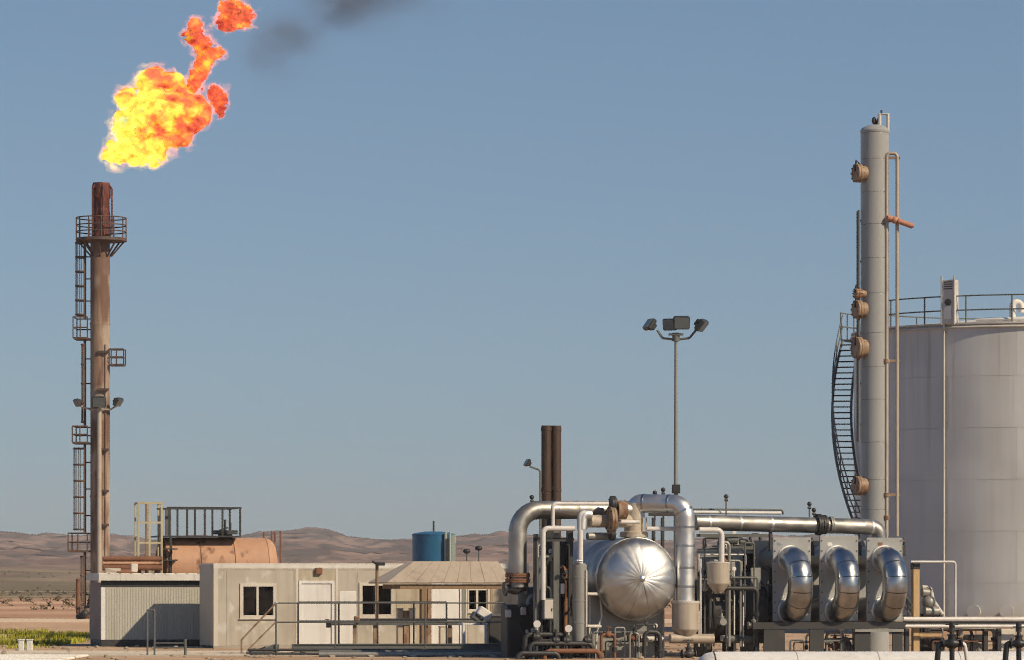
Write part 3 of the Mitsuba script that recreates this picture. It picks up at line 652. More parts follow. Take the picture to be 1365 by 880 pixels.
part(k, 'hook', [ball((P(1165, 0, KY)[0], KY, kz(161)), .085, 2, (.8, .8, 1.3)), cyl((P(1165, 0, KY)[0], KY, kz(171)), (P(1172, 0, KY)[0], KY, kz(157)), .04, 8), cyl((P(1175, 0, KY)[0], KY, kz(153)), (P(1175, 0, KY)[0], KY, kz(147)), .03, 8)], 'm_dark_steel')
for y0, y1, big in ((220, 245, 1), (386, 399, .7), (401, 426, 1), (450, 479, 1.05), (635, 661, 1.05)):
    q = np.array([kx, KY-.1, kz((y0+y1)/2)]); h = (y1-y0)/2*ks; d = np.array([-.93, -.36, 0]); d /= np.linalg.norm(d); e = q+d*kr
    w = part(t, 'manway', [cyl(e-d*.1, e+d*.18, h*.80, 20), cyl(e+d*.08, e+d*.15, h*1.0, 20), cyl(e+d*.165, e+d*.225, h*1.0, 20)], 'm_brown_clad', label='rusty brown manway')
    x_, y_, _ = frame_of(d)
    part(w, 'bolts', [cyl(e+d*.05+(x_*math.cos(b)+y_*math.sin(b))*h*.9, e+d*.26+(x_*math.cos(b)+y_*math.sin(b))*h*.9, .022, 6) for b in np.arange(10)*.628], 'm_rust')
    part(w, 'hinge', sweep(np.array([e+d*.1+UZ*h, e+d*.2+UZ*(h+.1), e+d*.25+UZ*h*.2]), .03, 6), 'm_dark_steel')
# ladder on its left flank
lz0, lz1 = kz(386), kz(281); lx0 = P(1144, 0, KY)[0]
k = part(t, 'ladder', [cyl((lx0, KY+s*.2, lz0-4.5), (lx0, KY+s*.2, lz1), .035, 8) for s in (-1, 1)]+[cyl((lx0, KY-.2, z), (lx0, KY+.2, z), .018, 6) for z in np.arange(lz0-4.3, lz1, .3)], 'm_grey_steel')
for z in np.linspace(lz0-4, lz1-.3, 6): part(k, 'standoff', cyl((lx0, KY, z), (kx-kr*.9, KY, z), .03, 6), 'm_grey_steel')
# pipes that drop along its right flank
dp = thing('drop_pipe', 'pale drop pipe looping down just right of the tall column', 'pipe', None)
x1, x2 = P(1181.5, 0, KY)[0], P(1194.5, 0, KY)[0]
part(dp, 'run', pipe([(x1-.02, KY-.30, kz(715)), (x1-.02, KY-.30, kz(206)), (x2, KY-.30, kz(206)), (x2, KY-.30, kz(715))], .052, .11, 12), 'm_tan_clad')
for y in (212, 296, 482, 660): part(dp, 'clamp', box(((x1+x2)/2, KY-.28, kz(y)), (x2-x1+.18, .09, .07), 0), 'm_brown_clad', False)
for y in (482, 660, 690): part(dp, 'flange', cyl((x1-.02, KY-.30, kz(y)-.05), (x1-.02, KY-.30, kz(y)+.05), .10, 14), 'm_brown_clad')
rv = thing('relief_valve', 'orange red relief valve jutting out from the column pipe', 'valve')
q0, q1 = np.array([P(1184, 0, KY)[0], KY-.42, kz(293)]), np.array([P(1216, 0, KY)[0], KY-.45, kz(304)])
d = (q1-q0)/np.linalg.norm(q1-q0)
part(rv, 'body', [cyl(q0-d*.02, q0+d*.2, .08, 14), ball(q0+d*.16, .11, 2)], 'm_orange')
part(rv, 'flange', [cyl(q0+d*.26, q0+d*.31, .115, 16), cyl(q0-d*.06, q0, .11, 16)], 'm_orange')
part(rv, 'bonnet', [cyl(q0+d*.3, q1-d*.04, .075, 16, .085), cyl(q1-d*.04, q1, .05, 12)], 'm_orange')

# ------------------------------------------------------------------ flood light mast
MY = 128.0; ms = MY/F; mx = P(901, 0, MY)[0]
def mz(y): return CZ+(HY-y)*ms
t = thing('floodlight_mast', 'tall thin mast carrying four black floodlights above the pipework', 'floodlight mast')
part(t, 'pole', lathe([(.085, 0), (.08, 3), (.055, mz(451)), (0, mz(450))], (mx, MY, 0), 16), 'm_galv')
part(t, 'crossarm', sweep(fillet([(P(876, 0, MY)[0], MY, mz(440)), (P(883, 0, MY)[0], MY, mz(451)), (mx, MY, mz(453)), (P(919, 0, MY)[0], MY, mz(451)), (P(928, 0, MY)[0], MY, mz(440))], .15), .04, 8), 'm_grey_steel')
part(t, 'collar', [cyl((mx, MY, mz(455)), (mx, MY, mz(444)), .13, 14), box((mx, MY, mz(446)), (.5, .3, .06), 0)], 'm_grey_steel')
floodlight(t, (P(866, 0, MY)[0], MY-.05, mz(433)), (-1, -.35, .75), .52); floodlight(t, (P(935, 0, MY)[0], MY-.05, mz(434)), (1, -.35, -.85), .56)
floodlight(t, (P(908, 0, MY)[0], MY-.25, mz(431)), (.05, -1, -.25), .56); floodlight(t, (P(893, 0, MY)[0], MY-.1, mz(433)), (-.45, -1, -.2), .5)
for z in (mz(652),): part(t, 'junction_box', box((mx, MY-.1, z), (.28, .2, .3), 0, .02), 'm_dark_steel', False)

# ------------------------------------------------------------------ portable cabin
C = Plane(285, 117.0)
HC = C.loc(285, 751)[1]; U1 = C.loc(704, 800)[0]; DC = 2.45
t = thing('portable_cabin', 'long beige portable cabin with sliding windows and white doors', 'cabin')
def uu(x): return C.loc(x, 800)[0]
def zz_(y, x=400): return C.loc(x, y)[1]
ZB, ZT = .08, HC-.16
openings = [(uu(321), uu(367), zz_(823), zz_(779)), (uu(402), uu(442), ZB+.02, zz_(778)), (uu(480), uu(524), zz_(822, 500), zz_(778, 500)),
            (uu(577), uu(613), ZB+.02, zz_(780, 600)), (uu(622), uu(651), zz_(815, 640), zz_(784, 640))]
edges = [0.06, uu(340)-.9, uu(396), uu(449), uu(476), uu(528), uu(572), uu(618), uu(656), U1-.06]
for a, b in zip(edges[:-1], edges[1:]):
    n = max(1, round((b-a)/1.2)); cuts = np.linspace(a, b, n+1)
    poly = sbox(a+.004, ZB, b-.004, ZT)
    for (o0, o1, p0, p1) in openings: poly = poly.difference(sbox(o0, p0, o1, p1))
    for pl_ in getattr(poly, 'geoms', [poly]):
        part(t, 'wall_panel', prism(pl_, C.w(0, 0, 0), C.ux, UZ, C.uy, .06), 'm_cabin_panel_b' if (n_pan := len([q for q in scene if q.startswith(t+'__wall_panel')])) % 3 == 2 else 'm_cabin_panel', False)
part(t, 'side_wall', C.bx(0.0, .055, .062, DC, ZB, ZT), 'm_cabin', False)
part(t, 'side_wall', C.bx(U1-.055, U1, .062, DC, ZB, ZT), 'm_cabin', False)
part(t, 'back_wall', C.bx(.056, U1-.056, DC-.06, DC, ZB, ZT), 'm_cabin', False)
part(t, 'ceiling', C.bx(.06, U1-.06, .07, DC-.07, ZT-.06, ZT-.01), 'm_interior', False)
part(t, 'floor', C.bx(.0, U1, .0, DC, -.02, ZB-.003), 'm_dark_steel', False)
part(t, 'roof', C.bx(-.02, U1+.02, -.015, DC+.02, HC-.045, HC), 'm_roof_white', False)
part(t, 'fascia', C.bx(-.012, U1+.012, -.03, .075, ZT, HC-.048), 'm_roof_white', False)
part(t, 'fascia', C.bx(-.025, .055, .08, DC, ZT, HC-.048), 'm_cabin', False)
for u in (-.008,): part(t, 'corner_post', C.bx(u, u+.13, -.022, .062, ZB-.05, ZT-.002), 'm_cream', False)
part(t, 'corner_post', C.bx(U1-.13, U1+.01, -.02, .062, ZB-.05, ZT-.002), 'm_cream', False)
for x in (396, 449): part(t, 'joint_strip', C.bx(uu(x)-.035, uu(x)+.035, -.018, -.001, ZB, ZT-.002), 'm_cream', False)
part(t, 'joint_strip', C.bx(uu(392)-.02, uu(392)+.02, -.012, -.001, ZB, ZT-.002), 'm_tan_clad', False)
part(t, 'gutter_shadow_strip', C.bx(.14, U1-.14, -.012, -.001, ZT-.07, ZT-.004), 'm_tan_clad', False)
for j, (o0, o1, p0, p1) in enumerate(openings):
    if j in (1, 3):
        fw = .085 if j == 1 else .06
        part(t, 'door_frame', [C.bx(o0-fw, o0, -.035, .06, ZB, p1+fw), C.bx(o1, o1+fw, -.035, .06, ZB, p1+fw), C.bx(o0+.001, o1-.001, -.034, .06, p1, p1+fw)], 'm_white', False)
        dk = part(t, 'door', C.bx(o0+.012, o1-.012, .012, .05, ZB+.03, p1-.012), 'm_white', False)
        zm = ZB+(p1-ZB)*.42
        for a, b in ((ZB+.12, zm-.06), (zm+.06, p1-.1)):
            part(dk, 'panel', C.bx(o0+.10, o1-.10, .002, .0115, a, b, .004), 'm_white', False)
        part(dk, 'handle', [cyl(C.w(o1-.1, zm, .012), C.w(o1-.1, zm, -.05), .016, 8), cyl(C.w(o1-.1, zm, -.05), C.w(o1-.22, zm, -.05), .014, 8)], 'm_dark_steel')
        part(t, 'threshold', C.bx(o0-.05, o1+.05, -.06, .06, ZB-.04, ZB+.012), 'm_galv', False)
    else:
        w = .07; k = part(t, 'window', [C.bx(o0-.03, o0+w, -.045, .055, p0-.03, p1+.03), C.bx(o1-w, o1+.03, -.045, .055, p0-.03, p1+.03), C.bx(o0+w+.001, o1-w-.001, -.044, .055, p1-w, p1+.03), C.bx(o0+w+.001, o1-w-.001, -.044, .055, p0-.03, p0+w)], 'm_cream', False)
        um = (o0+o1)/2-.02
        part(k, 'mullion', C.bx(um-.035, um+.035, -.03, .05, p0+w+.001, p1-w-.001), 'm_cream', False)
        part(k, 'pane', C.bx(o0+w+.002, um-.037, .01, .014, p0+w+.002, p1-w-.002), 'm_glass', False)
        part(k, 'pane', C.bx(um+.037, o1-w-.002, .024, .028, p0+w+.002, p1-w-.002), 'm_glass', False)
        part(k, 'inner_sash', C.bx(um-.085, um-.037, .015, .045, p0+w+.002, p1-w-.002), 'm_cream', False)
        part(k, 'sill', C.bx(o0-.05, o1+.05, -.07, -.046, p0-.06, p0-.03), 'm_cream', False)
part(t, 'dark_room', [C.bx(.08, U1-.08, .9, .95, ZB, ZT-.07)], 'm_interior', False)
lk = part(t, 'wall_lamp', [C.rect(421, 757, 430, 766, -.12, .1, .02)], 'm_rust', False, label='rusty wall lamp above the first door')
part(t, 'patch_panel', C.rect(453, 788, 475, 858, -.014, .012), 'm_white', False, label='whitewashed panel between door and window')
part(t, 'base_rail', C.bx(.0, U1, -.03, -.001, -.02, ZB-.005), 'm_concrete', False)

# ------------------------------------------------------------------ corrugated shed behind the cabin's corner
DS = DC+1.5
t = thing('corrugated_shed', 'pale grey corrugated metal shed with a flat white roof', 'shed')
su0, sz1 = C.loc(135, 783, DS); sz0 = max(C.loc(135, 853, DS)[1], .06); su1 = C.loc(330, 800, DS)[0]
def corrugated(u0, u1, z0, z1, d, pitch=.085, dep=.010):
    n = int((u1-u0)/pitch); pr = []
    for k in range(n):
        u = u0+k*pitch; pr += [(u, 0), (u+pitch*.3, 0), (u+pitch*.42, -dep), (u+pitch*.78, -dep), (u+pitch*.9, 0)]
    pr.append((u1, 0)); pr = np.array(pr); k = len(pr)
    V = np.vstack([[C.w(u, z, d+q) for u, q in pr] for z in (z0, z1)]); i = np.arange(k-1)
    return mesh(V, np.vstack([np.stack([i, i+1, k+i+1], 1), np.stack([i, k+i+1, k+i], 1)]))
sheets = np.arange(su0+.13, su1-.2, .95)
for k, u in enumerate(sheets): part(t, 'wall_sheet', corrugated(u, min(u+.949, su1), sz0, sz1, DS+.004*(k % 2)), 'm_shed', False)
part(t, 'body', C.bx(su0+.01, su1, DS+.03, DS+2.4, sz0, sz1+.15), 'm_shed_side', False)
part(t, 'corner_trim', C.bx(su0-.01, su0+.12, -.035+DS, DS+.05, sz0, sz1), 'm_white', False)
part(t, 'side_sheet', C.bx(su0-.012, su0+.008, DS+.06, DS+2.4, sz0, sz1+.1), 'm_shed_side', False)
part(t, 'eave_gap', C.bx(su0, su1, DS+.02, DS+.05, sz1+.002, C.loc(135, 773, DS)[1]), 'm_dark_steel', False)
zr0, zr1 = C.loc(135, 774, DS)[1], C.loc(135, 765.5, DS)[1]
part(t, 'roof', C.bx(su0-.10, su1, DS-.16, DS+2.55, zr0, zr1), 'm_roof_white', False)
for k in range(14): part(t, 'roof_cap', C.bx(su0-.10+k*.36, su0+.18+k*.36, DS-.10, DS+2.5, zr1+.001, zr1+.035), 'm_roof_white', False)
part(t, 'base_skid', C.bx(su0, su1, DS+.0, DS+2.3, 0, sz0-.003), 'm_dark_steel', False)
# clutter on the shed's roof
for k, (x, w, h, mname, text) in enumerate(((150, .5, .16, 'm_tan_clad', 'crumpled pale scrap lying near the end of the shed roof'), (168, .7, .12, 'm_rust', 'rusty scrap plate lying on the shed roof'), (178, .22, .3, 'm_cream', 'small cream box standing on the shed roof'))):
    u, z = C.loc(x, 764, DS+.6); b = C.bx(u-w/2, u+w/2, DS+.4, DS+.4+w*.6, zr1+.037, zr1+.037+h, .02)
    v = np.array(b.vertices); v += (nrg.random(v.shape)-.5)*.05*(k < 2)*np.array([1, 1, .4]); single('roof_scrap', mesh(v, b.faces), mname, text, 'scrap', smooth=False)

# ------------------------------------------------------------------ orange tank, its ladder and platform
O = Plane(218, 135.0)
t = thing('orange_tank', 'faded orange horizontal tank with rust streaks behind the cabin', 'tank')
zc_t = O.loc(300, 717)[1]; ro_ = .98; zc = zc_t-ro_; uo0, uo1 = O.loc(222, 740)[0], O.loc(374, 740)[0]
ax = O.ux
secs = np.linspace(uo0, uo1-.42, 4)
for a, b in zip(secs[:-1], secs[1:]):
    part(t, 'shell_ring', lathe([(ro_-.03, a+.004-uo0), (ro_, a+.016-uo0), (ro_, b-.016-uo0), (ro_-.03, b-.004-uo0)], O.w(uo0, zc, .9), 48, ax), 'm_orange_tank', 30)
part(t, 'head', lathe([(ro_, 0), (ro_*.985, .10), (ro_*.93, .21), (ro_*.8, .32), (ro_*.5, .40), (0, .43)], O.w(uo1-.42, zc, .9), 48, ax), 'm_orange_tank', 40)
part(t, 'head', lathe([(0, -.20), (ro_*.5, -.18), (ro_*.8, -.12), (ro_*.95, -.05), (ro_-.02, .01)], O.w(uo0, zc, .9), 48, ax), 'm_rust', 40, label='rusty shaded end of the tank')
for k in (.18, .8):
    u = uo0+(uo1-uo0)*k; part(t, 'saddle', O.bx(u-.12, u+.12, .1, 1.7, 0, zc-.5), 'm_concrete', False)
mq = O(300, 716, .9); mw = part(t, 'manhole', [cyl(mq-UZ*.15, mq+UZ*.12, .26, 20), cyl(mq+UZ*.10, mq+UZ*.17, .46, 24), cyl(mq+UZ*.18, mq+UZ*.24, .46, 24)], 'm_dark_steel', label='dark manhole on top of the tank')
part(mw, 'handle', [cyl(mq+UZ*.2, mq+UZ*.62, .04, 8), cyl(mq+UZ*.2+ax*.2, mq+UZ*.5+ax*.2, .035, 8), cyl(mq+UZ*.24-ax*.2, mq+UZ*.34+ax*.1, .03, 8)], 'm_dark_steel')
for x in (352, 362, 366): 
    q = O(x, 716, .9); part(t, 'vent_stub', cyl(q-UZ*.2, q+UZ*.2, .03, 8), 'm_rust')
part(t, 'vent_pipe', cyl(O(374, 760, .7), O(374, 708, .7), .035, 8), 'm_rust')
pf = thing('tank_platform', 'dark steel railed platform standing on top of the orange tank', 'platform')
pu0, pu1 = O.loc(212, 720)[0], O.loc(320, 720)[0]; pz = zc_t+.02; ph = O.loc(270, 679)[1]-pz
part(pf, 'deck', O.bx(pu0, pu1, -.15, 1.9, pz, pz+.05), 'm_dark_steel', False)
for d in (-.12, 1.87):
    for k in np.linspace(pu0+.35, pu1-.02, 5): part(pf, 'post', box(O.w(k, pz+.05+ph/2, d), (.065, .065, ph)), 'm_dark_steel', False)
    for h in (1.0, .5)[:1]: part(pf, 'rail', box(O.w((pu0+.3+pu1)/2, pz+.05+ph*h, d), (pu1-pu0-.3+.06, .06, .06)), 'm_dark_steel', False)
part(pf, 'rail', box(O.w(pu1-.02, pz+.05+ph, .87), (.06, 1.93, .05)), 'm_dark_steel', False)
part(pf, 'rail', box(O.w(pu0+.15, pz+.0+ph, -.12), (.5, .06, .06)), 'm_dark_steel', False)
part(pf, 'panel', O.bx(O.loc(222, 700)[0], O.loc(230, 700)[0], .3, .34, pz+.06, pz+ph), 'm_grey_steel', False)
for u in (pu0+.05, O.loc(214, 720)[0]+.35): part(pf, 'leg', box(O.w(u, pz/2, -.1), (.08, .08, pz)), 'm_dark_steel', False)
for y in (733, 748): part(pf, 'step', O.bx(pu0, pu0+.6, -.4, -.1, O.loc(215, y)[1], O.loc(215, y)[1]+.05), 'm_dark_steel', False)
yl = thing('yellow_ladder', 'pale yellow caged ladder tower beside the orange tank', 'ladder')
y0_, y1_ = O.loc(182, 700)[0], O.loc(213, 700)[0]; zt = O.loc(195, 671)[1]
for u in (y0_, y0_+.28, (y0_+y1_)/2-.02, y1_): part(yl, 'post', box(O.w(u, zt/2, -.4), (.075, .06, zt)), 'm_yellow' if u != y0_+.28 else 'm_wood', False)
for y in (671, 697, 724): part(yl, 'crossbar', box(O.w((y0_+y1_)/2, O.loc(195, y)[1], -.4), (y1_-y0_+.08, .07, .07)), 'm_yellow', False)
for z in np.arange(.3, zt-.2, .3): part(yl, 'rung', cyl(O.w(y0_+.28, z, -.4), O.w((y0_+y1_)/2, z, -.4), .02, 6), 'm_wood')
for u in (y0_, y1_): part(yl, 'post', box(O.w(u, zt/2, .3), (.06, .06, zt)), 'm_yellow', False)
for u in (y0_, y1_): part(yl, 'crossbar', box(O.w(u, zt, -.05), (.06, .7, .06)), 'm_yellow', False)
# rusty pipe rack between stack and tank
pr = thing('pipe_rack', 'rusty horizontal pipes on low posts between stack and orange tank', 'pipe rack')
for y, r, m_ in ((745, .09, 'm_rust'), (751, .06, 'm_orange_tank'), (757, .10, 'm_rust')):
    part(pr, 'pipe', cyl(O(137, y, -1), O(216, y, -1), r, 12), m_)
for x in (142, 163, 186, 208): part(pr, 'post', box(O.w(O.loc(x, 750, -.8)[0], O.loc(x, 742, -.8)[1]/2, -.8), (.1, .1, O.loc(x, 742, -.8)[1])), 'm_rust', False)
# blue tank
B = Plane(578, 143.0); bq = B(578, 772); bs = 143/F; br = 28.5*bs
t = thing('blue_tank', 'round blue water tank standing behind the cabin roof', 'tank')
bz = CZ+(HY-714)*bs
for k in range(3): part(t, 'shell_ring', lathe([(br-.02, bz*k/3+.003), (br, bz*k/3+.01), (br, bz*(k+1)/3-.01), (br-.02, bz*(k+1)/3-.003)], (bq[0], bq[1], 0), 48), 'm_blue_tank', 30)
part(t, 'lid', lathe([(br-.02, bz-.02), (br*1.025, bz), (br*1.025, bz+.05), (br*.9, bz+.09), (br*.4, bz+.15), (0, bz+.16)], (bq[0], bq[1], 0), 48), 'm_blue_tank', 30)
part(t, 'vent', cyl((bq[0], bq[1], bz+.1), (bq[0], bq[1], bz+.55), .035, 8), 'm_dark_steel')
for x in (594, 600): part(t, 'ladder_rail', cyl((P(x, 0, 142.3)[0], 142.2, .2), (P(x, 0, 142.3)[0], 142.2, bz+.12), .05, 8), 'm_pale_green')
part(t, 'gauge_board', box((P(605, 0, 142.5)[0], 142.4, bz/2), (.13, .05, bz+.06), 0), 'm_pale_green', False)
part(t, 'dark_stripe', box((P(596.8, 0, 142.2)[0], 142.1, bz*.62), (.09, .04, bz*.7), 0), 'm_dark_steel', False)
part(t, 'rim_rail', sweep(np.array([P(588, 710, 142.8), P(604, 711, 142.8), P(607, 716, 142.8), P(607, 724, 142.8)]), .03, 6), 'm_pale_green')
for x, y in ((622, 735), (638, 731)):
    q = P(x, y, 132); k = thing('far_lamp', 'small dark lamp head on a thin stalk behind the canopy, ' + ('nearer the blue tank' if x == 622 else 'farther from the blue tank'), 'lamp')
    part(k, 'stalk', cyl((q[0], 132, 0), q, .025, 8), 'm_grey_steel'); part(k, 'head', ball(q, .11, 2, (1.2, 1, .8)), 'm_black_lamp')

# ------------------------------------------------------------------ canopy porch in front of the cabin
V_ = Plane(550, 112.8)
t = thing('porch_canopy', 'weathered tan hipped canopy roof on posts in front of the cabin', 'canopy')
e0, zE = V_.loc(517, 776.5); e1 = V_.loc(683, 776.5)[0]; zR = V_.loc(600, 748.5, .9)[1]; r0, r1 = V_.loc(552, 750, .9)[0], V_.loc(664, 750, .9)[0]
dE0, dE1, dR0, dR1 = 0, 2.6, .9, 1.6
V8 = [V_.w(e0, zE, dE0), V_.w(e1, zE, dE0), V_.w(e1, zE, dE1), V_.w(e0, zE, dE1), V_.w(r0, zR, dR0), V_.w(r1, zR, dR0), V_.w(r1, zR, dR1), V_.w(r0, zR, dR1)]
def slope(q, n, name, th=.05):
    """sheets of one slope, from eave to ridge"""
    a, b, c, d = [np.asarray(x) for x in q]; nm = np.cross(b-a, d-a); nm /= np.linalg.norm(nm)
    if nm[2] < 0: nm = -nm
    for k in range(n):
        s0, s1_ = k/n+.0012, (k+1)/n-.0012; o = nm*(.004*(k % 2)+.003*rng.random())
        p = [a+(b-a)*s0, a+(b-a)*s1_, d+(c-d)*s1_, d+(c-d)*s0]; v = np.array([x+o for x in p]+[x+o-nm*th for x in p])
        part(t, 'roof_sheet', mesh(v, [[0, 1, 2], [0, 2, 3], [4, 6, 5], [4, 7, 6], [0, 4, 5], [0, 5, 1], [1, 5, 6], [1, 6, 2], [2, 6, 7], [2, 7, 3], [3, 7, 4], [3, 4, 0]]), 'm_canopy', False)
slope([V8[0], V8[1], V8[5], V8[4]], 9, 'front'); slope([V8[3], V8[0], V8[4], V8[7]], 4, 'side'); slope([V8[1], V8[2], V8[6], V8[5]], 4, 'side'); slope([V8[2], V8[3], V8[7], V8[6]], 9, 'back'); slope([V8[4], V8[5], V8[6], V8[7]], 1, 'top')
part(t, 'eave_beam', V_.bx(e0+.4, e1-.3, .12, .24, zE-.20, zE-.06), 'm_wood', False)
part(t, 'eave_beam', V_.bx(e0+.4, e1-.3, 2.3, 2.42, zE-.20, zE-.06), 'm_wood', False)
part(t, 'eave_beam', V_.bx(e0+.4, e0+.52, .25, 2.29, zE-.19, zE-.06), 'm_wood', False)
for x0, x1, m_ in ((562, 569, 'm_wood'), (570, 575, 'm_brown_clad'), (616, 619.5, 'm_galv'), (620.5, 622.5, 'm_cream'), (650, 653, 'm_cream')):
    u0, u1 = V_.loc(x0, 800, .15)[0], V_.loc(x1, 800, .15)[0]; part(t, 'post', V_.bx(u0, u1, .13, .13+(u1-u0), 0, zE-.20), m_, False)
for x in (560, 618, 650): u = V_.loc(x, 800, 2.3)[0]; part(t, 'post', V_.bx(u, u+.12, 2.28, 2.4, 0, zE-.2), 'm_wood', False)

# ------------------------------------------------------------------ twin exhaust stacks
E = Plane(721, 123.0)
for x, text in ((728.2, 'left of two dark brown exhaust stacks standing side by side behind the pipework'), (741.3, 'right of two dark brown exhaust stacks standing side by side behind the pipework')):
    k = thing('exhaust_stack', text, 'exhaust stack', 'pair of dark exhaust stacks'); q = P(x, 0, 123+.1*(x > 735)); r = 6.7*123/F; zt = CZ+(HY-567.5)*123/F
    part(k, 'shaft', lathe([(r*.9, zt-.5), (r*.9, zt), (r, zt), (r, .2), (0, .2)], (q[0], q[1], 0), 28), 'm_chimney', 30)
    for z in (zt-.12, zt-2.1): part(k, 'band', lathe([(r, z-.06), (r*1.07, z-.05), (r*1.07, z+.05), (r, z+.06)], (q[0], q[1], 0), 28), 'm_chimney', 30)
    part(k, 'base', box((q[0], q[1], .9), (r*2.6, r*2.6, 1.8), A, .03), 'm_dark_steel', False)
k = thing('small_floodlight', 'small black floodlight on a thin bracket left of the exhaust stacks', 'floodlight')
part(k, 'pole', pipe([P(720, 760, 122.0), P(720, 627, 122.0), P(706, 622, 122.0)], .03, .1, 8), 'm_grey_steel')
floodlight(k, P(703, 617, 122.0), (-1, -.3, .6), .3)

# ------------------------------------------------------------------ process skid: vessel, pipes, exchangers
Q = Plane(848, 103.0)
vr = Q.m(55, 848); vz = CZ
vo = Q.w(0, 0, 0); vc = np.array([vo[0], vo[1], vz])
t = thing('pressure_vessel', 'shiny horizontal vessel with a domed metal-clad end facing forward', 'pressure vessel')
# domed head of petal-shaped cladding sheets meeting at a boss
hd = vr*.50; ng = 22
def dome_pt(a, s): # s 0 apex .. 1 rim
    th = s*math.pi/2; return vc + Q.ux*(vr*math.sin(th)*math.sin(a)) + UZ*(vr*math.sin(th)*math.cos(a)) - Q.uy*(hd*math.cos(th))
for g in range(ng):
    a0, a1 = g*2*math.pi/ng, (g+1)*2*math.pi/ng; V, Fc = [], []; na, nsg = 4, 14
    dent = rng.uniform(.4, 1.5)
    for i in range(nsg+1):
        s = .045+.955*i/nsg
        for j in range(na+1):
            p = dome_pt(a0+(a1-a0)*j/na, s); n_ = p-(vc+Q.uy*.4); n_ /= np.linalg.norm(n_)
            V.append(p + n_*(.004*math.sin(math.pi*j/na)+.010*(j/na) + .005*dent*math.sin(5*s+g*2.2)))
    for i in range(nsg):
        for j in range(na):
            q = i*(na+1)+j; Fc += [[q, q+1, q+na+2], [q, q+na+2, q+na+1]]
    part(t, 'head_sheet', mesh(V, np.array(Fc)[:, ::-1]), 'm_alum_head', True)
part(t, 'head_core', lathe([(0, hd-.03)]+[(vr*.985*math.sin(x), (hd-.03)*math.cos(x)) for x in np.linspace(.05, math.pi/2, 12)]+[(0, 0)], vc, 40, -Q.uy), 'm_dark_steel')
part(t, 'boss', lathe([(.085, 0), (.085, .03), (.05, .05), (0, .055)], dome_pt(0, 0)-Q.uy*0+Q.uy*.012, 18, -Q.uy), 'm_alum_bright')
part(t, 'rim_band', lathe([(vr*.995, -.05), (vr*1.012, -.04), (vr*1.012, .10), (vr*.995, .11)], vc, 64, Q.uy), 'm_alum', 30)
for k in range(5):
    part(t, 'shell_sheet', lathe([(vr-.01, .12+k*.92), (vr-.002+.004*(k % 2), .13+k*.92), (vr-.002+.004*(k % 2), 1.03+k*.92), (vr-.01, 1.035+k*.92)], vc, 64, Q.uy), 'm_alum_dull', 30)
part(t, 'rear_head', lathe([(vr, 4.72), (vr*.9, 5.0), (vr*.5, 5.17), (0, 5.2)], vc, 48, Q.uy), 'm_alum_dull')
s0 = Q.loc(788, 846, .35)[0]; s1_ = Q.loc(884, 846, .35)[0]
for d in (.45, 3.6):
    poly = sbox(s0, .0, s1_, vz-vr*.35).difference(Polygon([(vr*1.005*math.cos(x), vz+vr*1.005*math.sin(x)) for x in np.linspace(0, 2*np.pi, 64)]))
    part(t, 'saddle', prism(poly, Q.w(0, 0, d), Q.ux, UZ, Q.uy, .28), 'm_galv', False)
    for q_ in (Q.bx(s0-.06, s0-.001, d-.06, d+.34, 0, vz-.42), Q.bx(s1_+.001, s1_+.05, d-.06, d+.34, 0, vz-.42)): part(t, 'saddle_flange', q_, 'm_tank_trim', False)
nz_ = Q(845, 715, .75); nzt = Q(845, 668, .75)
part(t, 'nozzle', [cyl(nz_-UZ*.5, nzt-UZ*.06, Q.m(13, 845, .75), 24)], 'm_tan_clad')
part(t, 'nozzle_collar', lathe([(Q.m(13, 845), -.02), (Q.m(19, 845), 0), (Q.m(19, 845), .13), (Q.m(13.2, 845), .16)], Q(845, 716, .75), 28), 'm_tan_clad', 30)
for x in (858, 862): part(t, 'nozzle_strap', Q.rect(x-1, 690, x+.4, 716, .48, .03), 'm_tan_clad', False)
part(t, 'nameplate', Q.rect(872, 775, 884, 778, -.30, .01), 'm_alum_bright', False)
# pale pipe seam rods on the flank
part(t, 'drain_line', pipe([Q(788, 792, .2), Q(800, 792, .2), Q(802, 822, .2), Q(796, 840, .2), Q(794, 868, .2)], .028, .1, 8), 'm_white_pipe')

def clad_pipe(name, label, pts, r, mat, bend=None, bands=(), group=None, band_mat=None, n=22):
    t = thing(name, label, 'pipe', group)
    part(t, 'run', pipe(pts, r, bend, n), mat)
    path = fillet(pts, bend or r*2.6); seg = np.linalg.norm(np.diff(path, axis=0), axis=1); cum = np.concatenate([[0], np.cumsum(seg)])
    for f in bands:
        s = f*cum[-1]; i = min(np.searchsorted(cum, s, 'right')-1, len(seg)-1); d = (path[i+1]-path[i])/seg[i]; q = path[i]+d*(s-cum[i])
        part(t, 'band', lathe([(r*.99, -.035), (r*1.025, -.03), (r*1.025, .03), (r*.99, .035)], q, n, d), band_mat or mat, 30)
    return t
